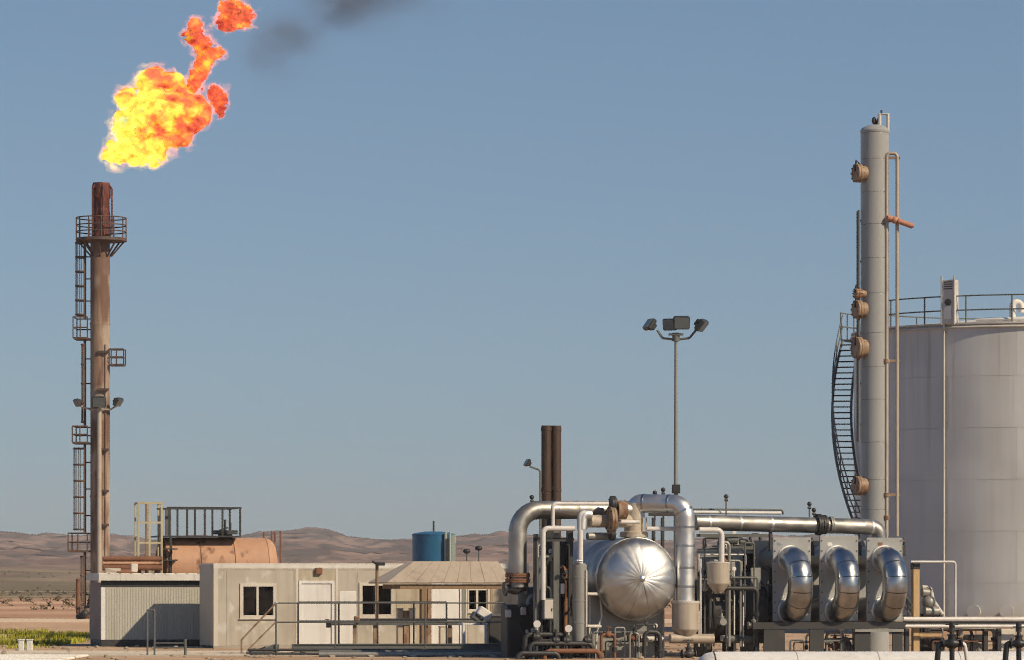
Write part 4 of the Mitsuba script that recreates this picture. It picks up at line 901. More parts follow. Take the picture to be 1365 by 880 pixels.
# the shiny elbow that drops right of the vessel
f = [Q(845, 668, .75), Q(845, 666.5, .75)+UZ*.02, Q(914, 672, -.25), Q(914, 806, -.25)]
pf_ = [Q(847, 690, .75), Q(847, 671, .75), Q(913.5, 672, -.1), Q(913.5, 803, -.1)]
t = clad_pipe('overhead_pipe', 'shiny aluminium pipe arching off the vessel top and dropping beside it', pf_, Q.m(12.5, 880), 'm_alum', .38, (.13, .3, .42, .52, .64, .78, .9), None, 'm_alum_bright', 28)
q = Q(913.5, 803, -.1)
part(t, 'collar', lathe([(0, .02), (Q.m(18, 913), 0), (Q.m(18, 913), -Q.m(36, 913)), (Q.m(13, 913), -Q.m(43, 913)), (Q.m(9, 913), -Q.m(48, 913))], q, 28), 'm_tan_clad', 30, label='tan insulated collar at the foot of the pipe')
part(t, 'collar_rim', lathe([(Q.m(12.5, 913), .04), (Q.m(19, 913), .035), (Q.m(19, 913), -.03), (Q.m(17.9, 913), -.04)], q, 28), 'm_tank_trim', 30)
# left: big dull pipe from the dark valve, across behind the stacks
la = [Q(690, 783, .3), Q(690, 680, .3), Q(838, 680, .75)]
clad_pipe('crossover_pipe', 'thick dull grey pipe rising from a dark valve and turning across the skid', la, Q.m(12.2, 700), 'm_alum_dull', .62, (.05, .3, .46, .58, .7), None, None, 28)
valve('control_valve', Q(687, 784, .3), Q.ux+UZ*.1, .32, 'bulky dark valve under the thick dull pipe', body='m_dark_steel', handwheel=False)
k = thing('flanged_joint', 'dark flanged joint hanging below the thick dull pipe', 'flange')
for y in (767, 774): flange(k, Q(690, y, .3), UZ, .34, .05, 'm_rust')
# white pipes
clad_pipe('white_pipe', 'long thin white pipe running across above the thick dull pipe', [Q(737, 702, -.15), Q(737, 671.5, -.15), Q(811, 671.5, -.15)], Q.m(2.6, 760), 'm_white_pipe', .1, (), 'thin white process pipes')
clad_pipe('white_pipe', 'thin white pipe turning down left of the dark steel frame', [Q(724, 800, -.35), Q(724, 704.5, -.35), Q(766, 704.5, -.35)], Q.m(3.4, 760), 'm_white_pipe', .14, (), 'thin white process pipes')
clad_pipe('white_pipe', 'short white pipe in front of the vessel nozzle', [Q(819, 696, .2), Q(852, 696, .2)], Q.m(2.6, 830), 'm_white_pipe', .1, (), 'thin white process pipes')
clad_pipe('white_pipe', 'short white pipe between vessel nozzle and shiny drop pipe', [Q(862, 705, .3), Q(903, 705, .3)], Q.m(2.9, 880), 'm_white_pipe', .1, (), 'thin white process pipes')
clad_pipe('white_pipe', 'bright short white pipe low in front of the vessel saddle', [Q(848, 852, .1), Q(893, 852, .1)], Q.m(3.6, 880), 'm_white_pipe', .1, (), 'thin white process pipes')
clad_pipe('white_pipe', 'white pipe elbow dropping onto a tan canister', [Q(932, 706.5, -.2), Q(962, 706.5, -.2), Q(962, 752, -.2)], Q.m(3.6, 950), 'm_white_pipe', .16, (.2,), 'thin white process pipes')
k = thing('tan_canister', 'tan insulated canister below the white pipe elbow', 'canister')
part(k, 'body', lathe([(0, 0), (.20, -.01), (Q.m(15, 958)+.0, -.03), (Q.m(15, 958), -Q.m(29, 958)), (Q.m(10, 958), -Q.m(36, 958)), (.1, -Q.m(42, 958)), (0, -Q.m(42, 958))], Q(957.5, 749, -.2), 26), 'm_tan_clad', 30)
part(k, 'rim', lathe([(Q.m(15, 958), -.05), (Q.m(15.8, 958), -.045), (Q.m(15.8, 958), -.01), (.2, .0)], Q(957.5, 749, -.2), 26), 'm_tank_trim', 30)
# standpipe
t = thing('standpipe', 'upright grey insulated standpipe with slender pipe on top, left of the vessel', 'pipe')
part(t, 'upper_pipe', pipe([Q(773.5, 752, -.4), Q(773.5, 684, -.4), Q(786, 684, -.4)], Q.m(3.8, 773), .16, 14), 'm_white_pipe')
part(t, 'elbow', pipe([Q(776, 706, -.35), Q(776, 686, -.35), Q(788, 686, -.35)], Q.m(7, 773), .22, 18), 'm_alum')
part(t, 'drum', lathe([(0, 0), (.15, 0), (Q.m(9.8, 773), -.06), (Q.m(9.8, 773), -Q.m(103, 773)), (.12, -Q.m(109, 773)), (0, -Q.m(109, 773))], Q(772.5, 751, -.4), 26), 'm_galv', 30)
part(t, 'corner_strip', Q.rect(781, 760, 783, 848, -.62, .04), 'm_tank_trim', False)
for y in (770, 800, 830): part(t, 'band', lathe([(Q.m(9.8, 773), -.03), (Q.m(10.3, 773), -.025), (Q.m(10.3, 773), .025), (Q.m(9.8, 773), .03)], Q(772.5, y, -.4), 26), 'm_galv', 30)
part(t, 'top_fitting', [ball(Q(769, 748, -.62), .06, 2), cyl(Q(769, 748, -.62), Q(776, 748, -.62), .03, 8)], 'm_alum_bright')
for y in (792, 835): part(t, 'side_arm', cyl(Q(782, y, -.4), Q(800, y, .1), .045, 10), 'm_tank_trim')
part(t, 'foot', [cyl(Q(778, 860, -.4), Q(778, 852, -.4), .14, 14), Q.rect(777, 852, 786, 865, -.55, .15, .02)], 'm_tank_trim')
# tan flanged pipe between nozzle and standpipe
t = clad_pipe('tan_pipe', 'short tan insulated pipe between rusty flanges above the vessel', [Q(784, 695, -.1), Q(838, 695, .6)], Q.m(8.5, 800), 'm_tan_clad', None, (.25,))
clad_pipe('pale_pipe', 'pale pipe stub under the short tan pipe', [Q(783, 715, .1), Q(813, 715, .2)], Q.m(5, 800), 'm_galv', None, ())
k = thing('tall_flange', 'rusty bolted flange pair standing beside the vessel nozzle', 'flange')
flange(k, Q(815, 693, -.05), Q.ux, .38, .07, 'm_brown_clad'); flange(k, Q(817, 672, -.05), Q.ux, .22, .06, 'm_dark_steel'); flange(k, Q(816, 712, -.05), Q.ux, .18, .06, 'm_dark_steel')
part(k, 'spool', cyl(Q(822, 680, -.05), Q(834, 680, -.05), .26, 16), 'm_brown_clad')
# low tan pipe right of the saddle
t = clad_pipe('low_tan_pipe', 'pale tan pipe lying low between vessel saddle and white tank', [Q(893, 851.5, -.2), Q(951, 851.5, -.2)], Q.m(6.4, 920), 'm_tan_clad', None, (.1, .5, .96))
valve('drain_valve', Q(845, 851, -.1), Q.ux, .17, 'small rusty valve low in front of the vessel saddle', body='m_rust')
valve('low_valve', Q(918, 872, -.4), Q.ux, .2, 'dark valve under the low tan pipe', body='m_dark_steel')

K_ = Plane(368, 107.5, math.radians(6))
# dark steel frame left of the vessel
t = thing('support_rack', 'dark steel support rack left of the vessel', 'support rack')
for x0, x1, y0, d in ((713, 718, 712, -.1), (729, 736, 690, .6), (738, 746, 700, -.1), (757, 764, 708, .6)):
    part(t, 'column', [Q.rect(x0, y0, x1, 885, d, .03), Q.rect(x0, y0, x0+1.2, 885, d+.032, .18), Q.rect(x0, y0, x1, 885, d+.22, .03)], 'm_dark_steel' if d > 0 else 'm_grey_steel', False)
for y0, y1, d in ((717, 722, -.11), (770, 774, .57), (852, 858, -.12)): part(t, 'beam', Q.rect(712, y0, 765, y1, d, .12), 'm_dark_steel', False)
part(t, 'back_sheet', Q.rect(719, 722, 764, 885, .9, .04), 'm_dark_steel', False)
part(t, 'brace', sweep(np.array([Q(716, 765, -.05), Q(741, 735, -.05)]), .05, 6), 'm_dark_steel')
cb = thing('control_box', 'grey control box on the dark steel frame', 'control box')
part(cb, 'body', Q.rect(725, 798, 738, 826, -.30, .24, .02), 'm_galv', False); part(cb, 'door', Q.rect(726, 800, 737, 824, -.315, .014, .005), 'm_tank_trim', False); part(cb, 'latch', Q.rect(735, 811, 736.3, 815, -.335, .02), 'm_black', False)
jb = thing('junction_box', 'small white junction box between the steel columns', 'junction box')
part(jb, 'body', Q.rect(748, 778, 753, 792, -.15, .2, .02), 'm_white', False); part(jb, 'cable_gland', cyl(Q(750, 796, -.05), Q(750, 792, -.05), .03, 8), 'm_black')
mf = thing('dark_manifold', 'tangle of dark pipes and fittings low at the foot of the support rack', 'pipe manifold')
for x, y, x2, d, m_ in ((700, 846, 760, -.5, 'm_dark_steel'), (706, 858, 790, -.62, 'm_dark_steel'), (726, 868, 800, -.75, 'm_rust'), (690, 871, 745, -.8, 'm_dark_steel')):
    part(mf, 'pipe', pipe([Q(x, 890, d), Q(x, y, d), Q(x2, y, d), Q(x2, 890, d)], .065, .16, 12), m_)
for x in (715, 741, 755, 783): part(mf, 'riser', cyl(Q(x, 890, -.6), Q(x, 836+(x % 9), -.6), .045, 10), 'm_dark_steel'); part(mf, 'fitting', [ball(Q(x, 848+(x % 7), -.6), .11, 2), cyl(Q(x-4, 848+(x % 7), -.6), Q(x+4, 848+(x % 7), -.6), .10, 12)], 'm_dark_steel')
for x, y in ((716, 832), (758, 838)): part(mf, 'dial', [cyl(Q(x, y, -.62), Q(x, y, -.68), .10, 16), cyl(Q(x, y+8, -.6), Q(x, y, -.6), .02, 8)], 'm_white')
sb = thing('steel_skid', 'dark steel base skid under the pipework end of the walkway', 'skid')
part(sb, 'beam', K_.rect(612, 869, 700, 890, .25, .15), 'm_dark_steel', False); part(sb, 'beam', K_.rect(612, 869.5, 700, 890, 1.6, .15), 'm_dark_steel', False)
part(sb, 'crossbar', K_.rect(626, 871, 634, 874, .2, 1.5), 'm_galv', False); part(sb, 'crossbar', K_.rect(668, 872, 676, 876, .2, 1.5), 'm_galv', False)
gp = thing('ground_pipes', 'grey pipes lying on sleepers under the walkway edge', 'pipe manifold')
GP = Plane(400, 104.5, math.radians(6))
for y, r, m_ in ((869, .05, 'm_grey_steel'), (872.5, .07, 'm_galv'), (877, .06, 'm_dark_steel')): part(gp, 'pipe', cyl(GP(425, y, (875-y)*.12), GP(668, y, (875-y)*.12), r, 12), m_)
for x in (440, 492, 548, 600, 655): part(gp, 'sleeper', GP.rect(x, 874, x+7, 890, -.5, 2.0), 'm_concrete', False)
# pump set and dark equipment deep in the skid
def pump(name, c, s, label, mat):
    t = thing(name, label, 'pump'); c = np.asarray(c)
    part(t, 'motor', [lathe([(0, -.62), (.30, -.60), (.32, -.5), (.32, .35), (.22, .42), (0, .42)], c, 24, Q.ux), box(c+UZ*.34, (.34, .3, .16), A, .02)], mat)
    part(t, 'fins', [lathe([(.32, z), (.36, z+.004), (.36, z+.03), (.32, z+.034)], c, 24, Q.ux) for z in np.arange(-.45, .3, .09)], mat, False)
    part(t, 'volute', [lathe([(0, .55), (.34, .56), (.38, .66), (.34, .84), (.15, .88), (0, .88)], c, 24, Q.ux), cyl(c+Q.ux*.7, c+Q.ux*.7+UZ*.62, .13, 14)], 'm_dark_steel')
    part(t, 'coupling', cyl(c+Q.ux*.4, c+Q.ux*.56, .12, 14), 'm_galv')
    part(t, 'base', box(c-UZ*.40+Q.ux*.1, (1.7, .6, .14), A, .02), 'm_grey_steel', False)
    return t
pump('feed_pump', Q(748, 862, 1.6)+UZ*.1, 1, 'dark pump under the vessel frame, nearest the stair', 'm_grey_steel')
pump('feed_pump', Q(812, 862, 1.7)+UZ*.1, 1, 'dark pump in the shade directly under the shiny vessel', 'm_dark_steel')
k = thing('skid_tank', 'dark upright equipment tank behind the steel frame', 'tank')
part(k, 'body', lathe([(0, 0), (.62, 0), (.62, 1.75), (.5, 1.9), (0, 1.98)], Q.w(Q.loc(720, 800, 2.6)[0], 0, 2.6), 32), 'm_dark_steel', 30)
part(k, 'pipe', pipe([Q(705, 850, 1.9), Q(705, 795, 1.9), Q(722, 795, 1.9)], .08, .2, 10), 'm_galv')
k = thing('equipment_cabinet', 'dark equipment cabinet behind the stair to the walkway', 'cabinet')
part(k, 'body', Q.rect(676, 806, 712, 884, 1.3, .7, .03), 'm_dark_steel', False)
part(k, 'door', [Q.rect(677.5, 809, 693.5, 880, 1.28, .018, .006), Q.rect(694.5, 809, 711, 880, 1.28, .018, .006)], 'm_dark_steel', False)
for x, y, sc in ((678, 818, .12), (698, 815, .12), (711, 841, .08), (703, 842, .06)): part(k, 'lamp', Q.rect(x-sc*30, y-sc*42, x+sc*30, y+sc*42, 1.20, .07, .015), 'm_white', False)
# a field of small fittings on the skid: short risers and gauges
gx_ = [(754, 735), (741, 728), (690, 655), (818, 658), (825, 660), (1078, 668), (808, 722), (752, 720)]
for k, (x, y) in enumerate([(709, 663), (873, 657), (884, 653), (968, 662), (1079, 672), (1085, 680)]):
    g = thing('gauge', ['thin instrument stalk rising above the thick dull pipe', 'thin instrument stalk just left of the floodlight mast, shorter of two', 'thin instrument stalk just left of the floodlight mast, taller of two', 'thin instrument stalk rising behind the long pipe', 'thin instrument with round head above the long pipe flange', 'second lower instrument beside the long pipe flange'][k], 'gauge')
    d = 1.2; part(g, 'stalk', cyl(Q(x, 695, d), Q(x, y, d), .022, 8), 'm_grey_steel'); part(g, 'head', [ball(Q(x, y, d), .065, 2), cyl(Q(x-2, y+5, d), Q(x+2, y+5, d), .035, 10)], 'm_dark_steel')

# long overhead pipe to the right
t = clad_pipe('header_pipe', 'long horizontal pipe with a bolted flange, bending down at the column', [Q(926, 696.5, .9), Q(1150, 702, 1.2), Q(1172, 704, 1.2)-UZ*.0, Q(1172, 760, 1.2)], Q.m(10.5, 1000, 1), 'm_alum_dull', .42, (.06, .2, .34, .62, .8), None, 'm_alum')
flange(t, Q(1091, 699.5, 1.1), Q.ux, .30, .06, 'm_dark_steel'); flange(t, Q(1098, 699.5, 1.1), Q.ux, .27, .06, 'm_dark_steel'); flange(t, Q(1108, 700, 1.1), Q.ux, .24, .05, 'm_galv')
clad_pipe('thin_header', 'thin pale pipe lying just above the long horizontal pipe', [Q(922, 683, 1.4), Q(1041, 684, 1.4)], Q.m(2.2, 980), 'm_white_pipe')
clad_pipe('thin_header', 'thin dark conduit topmost above the long horizontal pipe', [Q(922, 679, 1.6), Q(1043, 680, 1.6), Q(1044, 686, 1.6)], Q.m(1.3, 980), 'm_grey_steel')
k = thing('pipe_bridge', 'dark steel trestle carrying the long horizontal pipe', 'trestle')
for x in (872, 884, 1028): part(k, 'post', Q.rect(x-1.6, 690 if x < 1000 else 707, x+1.6, 885, 1.0, .12), 'm_dark_steel', False)
part(k, 'beam', Q.rect(866, 684, 904, 688, .98, .12), 'm_dark_steel', False); part(k, 'beam', Q.rect(930, 712, 1030, 716, 1.9, .12), 'm_grey_steel', False)
part(k, 'beam', Q.rect(930, 734, 1030, 738, 1.9, .12), 'm_galv', False)

def pipe_cluster(name, label, x0, x1, y0, y1, d0, d1, n, seed, mats):
    t = thing(name, label, 'pipework'); g = random.Random(seed)
    for k in range(n):
        d = g.uniform(d0, d1); xa, xb = g.uniform(x0, x1), g.uniform(x0, x1); ya = g.uniform(y0, y1*.5+y0*.5); r = g.choice((.022, .03, .042, .06)); m_ = g.choice(mats)
        if abs(xa-xb) < 9: xb = xa+(12 if xa < (x0+x1)/2 else -12)
        part(t, 'pipe', pipe([Q(xa, y1, d), Q(xa, ya, d), Q(xb, ya, d), Q(xb, g.uniform(ya+8, y1), d)], r, r*2.6, 10), m_)
        yc = g.uniform(ya+6, y1-4); part(t, 'coupling', cyl(Q(xa, yc, d)-UZ*.06, Q(xa, yc, d)+UZ*.06, r*1.7, 12), 'm_dark_steel')
        if k % 3 == 0:
            q = Q((xa+xb)/2, ya, d); part(t, 'valve_body', [ball(q, r*2.1, 2), cyl(q, q+UZ*r*5, r*.5, 8), ring(q+UZ*r*4.6, UZ, r*2.2, r*.3, 14)], g.choice(('m_dark_steel', 'm_rust')))
        if k % 4 == 1:
            q = Q(xb, ya, d)+UZ*r*6; part(t, 'gauge_dial', [cyl(q-UZ*r*6, q, .014, 6), cyl(q-Q.uy*.02, q+Q.uy*.03, .06, 14)], 'm_white')
    return t
pipe_cluster('small_pipework', 'thicket of small pipes and valves in front of the dark drum', 930, 1012, 712, 862, .0, .35, 11, 5, ('m_galv', 'm_grey_steel', 'm_dark_steel', 'm_white_pipe'))
pipe_cluster('small_pipework', 'thicket of thin pipes under the long horizontal pipe, behind the canister', 935, 1024, 700, 790, 2.9, 3.6, 9, 8, ('m_grey_steel', 'm_dark_steel', 'm_galv'))
pipe_cluster('small_pipework', 'thicket of dark pipes on the support rack left of the standpipe', 706, 762, 722, 862, -.05, .5, 10, 13, ('m_dark_steel', 'm_grey_steel', 'm_rust', 'm_dark_steel'))
pipe_cluster('small_pipework', 'dark pipes tangled low under the shiny vessel', 788, 880, 832, 884, -.45, -.1, 7, 21, ('m_dark_steel', 'm_grey_steel', 'm_rust', 'm_galv'))
pipe_cluster('small_pipework', 'thin pipes and valves between the exchanger legs', 1048, 1140, 842, 884, -.2, .8, 8, 34, ('m_galv', 'm_white_pipe', 'm_rust', 'm_grey_steel'))
pipe_cluster('small_pipework', 'thin pipes below the long pale pipes past the tan post', 1228, 1330, 838, 884, .3, .9, 7, 55, ('m_galv', 'm_dark_steel', 'm_rust'))
# exchanger banks with U-bends
UB = Plane(1030, 104.2); up = [(1030.5, 1081), (1093, 1144), (1155.5, 1203)]
ordn = ['first', 'second', 'third']
for k, (xa, xb) in enumerate(up):
    t = thing('heat_exchanger', f'{["leftmost", "middle", "rightmost"][k]} of three exchangers with a shiny U-bend pipe on a grey plate', 'heat exchanger', 'row of heat exchangers with shiny U-bends')
    part(t, 'front_plate', UB.rect(xa, [716.5, 714, 717][k], xb, 828.5, 0, .09, .008), 'm_column', False)
    xm = xa+22.5; (um, zt), (_, zb) = UB.loc(xm, 745, 0), UB.loc(xm, 814, 0); rb = UB.m(16.6, xm); zc = (zt+zb)/2; rt = (zt-zb)/2
    for j in range(7):
        a = np.linspace(math.pi/2-math.pi*j/7, math.pi/2-math.pi*(j+1)/7, 7)
        pts = np.array([UB.w(um, zc+rt*math.sin(x), -.16-rt*math.cos(x)*1.0) for x in a]); rr = rb*(1+.006*(j % 2))
        bm = sweep(pts, rr, 28, cap=False); v = np.array(bm.vertices); ctr = np.repeat(pts, 28, 0); dn = meshkit.fbm(v*3.2+k*17, 3, 60+k)-.5
        part(t, 'bend_sheet', mesh(ctr+(v-ctr)*(1+.07*dn[:, None]), bm.faces), 'm_alum_bright', True)
    for z in (zt, zb):
        part(t, 'bend_leg', cyl(UB.w(um, z, -.17), UB.w(um, z, -.001), rb, 28), 'm_alum'); part(t, 'seal_ring', lathe([(rb, 0), (rb*1.08, .003), (rb*1.08, .04), (rb, .043)], UB.w(um, z, -.05), 28, UB.uy), 'm_alum', 30)
        part(t, 'tube', cyl(UB.w(um, z, .1), UB.w(um, z, 3.2), rb*1.06, 24), 'm_alum_dull')
    u0, u1 = UB.loc(xa, 800)[0], UB.loc(xb, 800)[0]
    part(t, 'rear_plate', UB.bx(u0, u1, 3.2, 3.28, zb-rb*1.1, zt+rb*1.5), 'm_column', False)
    part(t, 'middle_plate', UB.bx(u0, u1, 1.6, 1.68, zb-rb*1.1, zt+rb*1.5), 'm_column', False)
    for z_ in np.linspace(zb-rb*1.0, zt+rb*1.45, 9):
        for u_ in (u0+.05, u1-.05): part(t, 'bolt', cyl(UB.w(u_, z_, -.03), UB.w(u_, z_, .0), .02, 6), 'm_dark_steel', False)
    part(t, 'tag', UB.bx(u0+.12+.1*k, u0+.26+.1*k, -.012, -.001, zt+rb*1.05, zt+rb*1.05+.09), ['m_alum_bright', 'm_white', 'm_rust'][k], False)
    part(t, 'cap_fitting', [cyl(UB.w(u1-.05, zt+rb*1.4, .3), UB.w(u1+.15, zt+rb*1.4, .3), .1, 12), box(UB.w(u1+.1, zt+rb*.7, .35), (.2, .2, .3), A, .02)], 'm_dark_steel')
sk = thing('exchanger_skid', 'dark steel base frame and legs under the three exchangers', 'skid')
part(sk, 'beam', UB.rect(1004, 829.5, 1205, 838.5, -.45, .16), 'm_dark_steel', False); part(sk, 'beam', UB.rect(1004, 829.5, 1205, 838.5, 2.6, .16), 'm_dark_steel', False)
part(sk, 'beam', UB.rect(1140, 838.8, 1205, 842.5, -.5, .2), 'm_galv', False)
for u0_, u1_ in ((1012, 1016), (1076, 1080), (1140, 1144), (1198, 1203)): part(sk, 'cross_beam', UB.bx(UB.loc(u0_, 800)[0], UB.loc(u1_, 800)[0], -.28, 2.58, UB.loc(1100, 838)[1], UB.loc(1100, 830)[1]), 'm_dark_steel', False)
for x0, x1 in ((1018, 1046), (1079, 1098), (1139, 1160), (1190, 1203)):
    zt_ = UB.loc(x0, 838.8, -.4)[1]; ua, ub = UB.loc(x0, 800, -.4)[0], UB.loc(x1, 800, -.4)[0]
    part(sk, 'leg', [UB.bx(ua, ub, -.42, -.36, 0, zt_), UB.bx((ua+ub)/2-.03, (ua+ub)/2+.03, -.358, -.05, 0, zt_)], 'm_dark_steel', False)
    part(sk, 'leg', UB.bx(ua, ua+.2, 2.65, 2.85, 0, zt_), 'm_dark_steel', False)
clad_pipe('condensate_pipe', 'thin white pipe standing upright between the exchanger legs', [UB(1104, 885, .3), UB(1104, 856, .3), UB(1110, 852, .3)], .05, 'm_white_pipe', .08)
# large dark vessel behind, with its fittings
k = thing('dark_drum', 'large dull dark drum lying low behind the tan canister', 'drum')
dz = Q.loc(975, 815, 1.2)[1]; dr_ = .88; du0, du1 = Q.loc(926, 815, 1.2)[0], Q.loc(1016, 815, 1.2)[0]
part(k, 'shell', lathe([(0, -.12), (dr_*.6, -.1), (dr_*.95, 0), (dr_, .06), (dr_, du1-du0-.06), (dr_*.95, du1-du0), (dr_*.6, du1-du0+.1), (0, du1-du0+.12)], Q.w(du0, dz, 1.4), 48, Q.ux), 'm_dark_steel', 30)
for u in (du0+.3, du1-.3): part(k, 'saddle', Q.bx(u-.08, u+.08, .8, 2.0, 0, dz-.3), 'm_dark_steel', False)
part(k, 'top_rail', Q.rect(930, 779, 1030, 781, .7, .08), 'm_grey_steel', False)
k = thing('blue_grey_pump', 'blue-grey machine deck with motors under the long pipe', 'machine')
part(k, 'deck', Q.rect(962, 727, 1026, 733, 2.2, .9), 'm_grey_steel', False)
for x, w_, h in ((975, 14, 14), (992, 12, 9), (1012, 20, 7)): part(k, 'motor', [cyl(Q(x-w_/2, 727-h/2, 2.6), Q(x+w_/2, 727-h/2, 2.6), h/2*.0185, 16)], 'm_grey_steel')
part(k, 'cover', Q.rect(985, 735, 1028, 757, 2.3, .6, .03), 'm_dark_steel', False)
part(k, 'post', [Q.rect(x, 733, x+4, 885, 2.5, .1) for x in (964, 1022)], 'm_dark_steel', False)
k = thing('steel_screen', 'pale grey upright panel behind the tan canister', 'screen')
part(k, 'sheet', Q.rect(930, 733, 962, 790, 2.4, .05), 'm_column', False); part(k, 'stiffener', Q.rect(930, 732, 964, 735, 2.33, .06), 'm_galv', False)
k = thing('steel_screen', 'narrow pale grey panel left of the exchangers', 'screen')
part(k, 'sheet', Q.rect(975, 731, 990, 790, 1.9, .05), 'm_column', False)
k = thing('steel_screen', 'small pale square panel in the shade left of the first exchanger', 'screen')
part(k, 'sheet', Q.rect(1001, 757, 1014, 786, .2, .05), 'm_galv', False); part(k, 'bracket', Q.rect(1006, 786, 1009, 830, .22, .06), 'm_dark_steel', False)
clad_pipe('thin_riser', 'thin pale riser pipe beside the shiny drop pipe', [Q(934, 745, -.1), Q(934, 850, -.1)], .025, 'm_white_pipe')
k = thing('grey_duct', 'short dark grey pipe lying low left of the exchanger legs', 'pipe')
part(k, 'run', cyl(Q(972, 852, .3), Q(1020, 852, .3), Q.m(5.5, 990), 18), 'm_grey_steel'); part(k, 'end_cap', cyl(Q(961, 851, .3), Q(971.5, 851, .3), Q.m(4, 990), 16), 'm_white')
for x in (980, 1010): part(k, 'stand', Q.rect(x-1.5, 857, x+1.5, 885, .25, .1), 'm_galv', False)
for k, (x, y, ax_, s, text) in enumerate(((962, 829, Q.uy, .16, 'small valve on top of the dark drum, nearer the canister'), (1005, 834, Q.ux, .17, 'small valve before the first exchanger leg'), (940, 785, Q.ux, .15, 'small valve under the tan canister'), (1127, 862, Q.ux, .16, 'pale valve between the exchanger legs'))):
    valve('small_valve', UB(x, y, .1) if x > 1020 else Q(x, y, .1), ax_, s, text, 'small valves about the skid', 'm_galv')

# ------------------------------------------------------------------ right: pipe run, post, valves, wall under the tank
R = Plane(1205, 105.0)
clad_pipe('long_run_pipe', 'upper of two long pale pipes running right past the tank foot', [R(1204, 825.5, 0), R(1420, 825.5, 0)], R.m(3.0, 1280), 'm_white_pipe')
clad_pipe('long_run_pipe', 'dark pipe between the two long pale pipes past the tank foot', [R(1204, 830.5, .1), R(1420, 830.5, .1)], R.m(2.6, 1280), 'm_grey_steel')
clad_pipe('long_run_pipe', 'lower of two long pale pipes running right past the tank foot', [R(1206, 835, -.05), R(1420, 835, -.05)], R.m(2.4, 1280), 'm_white_pipe')
k = thing('pipe_support', 'dark steel supports under the long pale pipes', 'pipe support')
for x in (1207, 1312, 1330, 1400): part(k, 'post', R.rect(x, 838, x+5, 890, .2, .15), 'm_dark_steel', False)
tp = thing('tan_post', 'tan weathered post standing between exchangers and tank', 'post')
part(tp, 'post', R.rect(1217.5, 752, 1226, 890, .35, .18, .01), 'm_tan_post', False); part(tp, 'cap', R.rect(1217, 750, 1226.5, 759, .33, .21, .015), 'm_dark_steel', False)
part(tp, 'crossbar', R.rect(1226.3, 843, 1256, 851, .37, .1), 'm_tan_post', False)
clad_pipe('rail_pipe', 'thin pale pipe frame bending down in front of the tank', [R(1214, 749, .2), R(1273.5, 749, .2), R(1273.5, 826, .2)], R.m(1.5, 1250), 'm_white_pipe', .08)
k = thing('hose_pump', 'grey pump with a ribbed hose between tan post and tank', 'pump')
hp = [R(1229, 783, .9), R(1240, 783, .9), R(1243, 800, .9), R(1256, 819, .9)]
part(k, 'hose', pipe(hp, R.m(3, 1240), .15, 12), 'm_tank_trim')
part(k, 'hose_rib', [ring(p, np.array([0.3, 0, 1]), R.m(3.4, 1240), .012, 14) for p in fillet(hp, .15)[2::2]], 'm_galv')
part(k, 'head', [cyl(R(1229, 790, .9), R(1238, 790, .9), .13, 16), ball(R(1238, 803, .9), .2, 2), cyl(R(1232, 815, .9), R(1250, 815, .9), .15, 16)], 'm_galv'); part(k, 'base', R.rect(1228, 818, 1256, 890, 1.0, .4), 'm_dark_steel', False)
k = thing('block_wall', 'low tan block wall at the foot of the storage tank', 'wall')
bw = Plane(1205, 122.0)
for row in range(3):
    for j in range(26):
        u = j*.62+(row % 2)*.31; part(k, 'block', box(bw.w(u, .16+row*.31, .1+.012*nrg.random()), (.605, .22, .295), A, .012), 'm_brick_wall' if (j*7+row*3) % 5 else 'm_concrete', False)
k = thing('wall_pier', 'pale concrete pier before the tank foot', 'pier')
part(k, 'block', R.rect(1331, 839, 1353, 885, .6, .4, .03), 'm_concrete_pale', False); part(k, 'cap', R.rect(1328, 866, 1356, 870, .5, .6, .01), 'm_concrete', False)
k = thing('wall_pier', 'rough tan concrete pier under the long pale pipes', 'pier')
part(k, 'block', R.rect(1290, 846, 1313, 885, .6, .4, .05), 'm_concrete', False)
# white foreground tank
W = Plane(930, 66.0, math.radians(4))
wr = .55; wz = W.loc(1100, 869.5, 0)[1]-wr; wu0, wu1 = W.loc(929, 870, 0)[0], W.loc(1500, 870)[0]
t = thing('white_tank', 'long white tank lying across the near bottom edge', 'tank')
part(t, 'head', lathe([(0, 0), (wr*.5, .03), (wr*.8, .11), (wr*.95, .22), (wr, .34)], W.w(wu0, wz, wr), 40, W.ux), 'm_white', 40)
L = wu1-wu0-.36
for k in range(5): part(t, 'shell_ring', lathe([(wr-.006, .36+L*k/5+.003), (wr, .36+L*k/5+.012), (wr, .36+L*(k+1)/5-.012), (wr-.006, .36+L*(k+1)/5-.003)], W.w(wu0, wz, wr), 48, W.ux), 'm_white', 30)
for u in (wu0+1.2, wu0+4.5): part(t, 'saddle', W.bx(u, u+.16, .15, .95, 0, wz-.3), 'm_grey_steel', False)
# valves in front of the tank
H = Plane(1268, 64.6, math.radians(4))
for x, y, s, text in ((1269, 858, .17, 'black valve with branching pipes before the white tank'), (1358, 858, .15, 'black valve at the very edge before the white tank')):
    q = H(x, y); v = valve('pipe_valve', q, H.ux, s, text, 'black valves before the white tank', 'm_black')
    part(v, 'leg', [pipe([q-H.ux*s, q-H.ux*(s+.06)-UZ*.02, q-H.ux*(s+.10)-UZ*.5], .05, .08, 12), cyl(q, np.array([q[0], q[1], .0]), .045, 10)], 'm_black')
    part(v, 'leg', pipe([q+H.ux*s, q+H.ux*(s+.05)-UZ*.02, q+H.ux*(s+.12)-UZ*.5], .035, .06, 12), 'm_white_pipe', label='pale branch pipe')
    part(v, 'mount', cyl(q+UZ*.2, q+UZ*.36, .05, 10), 'm_dark_steel')

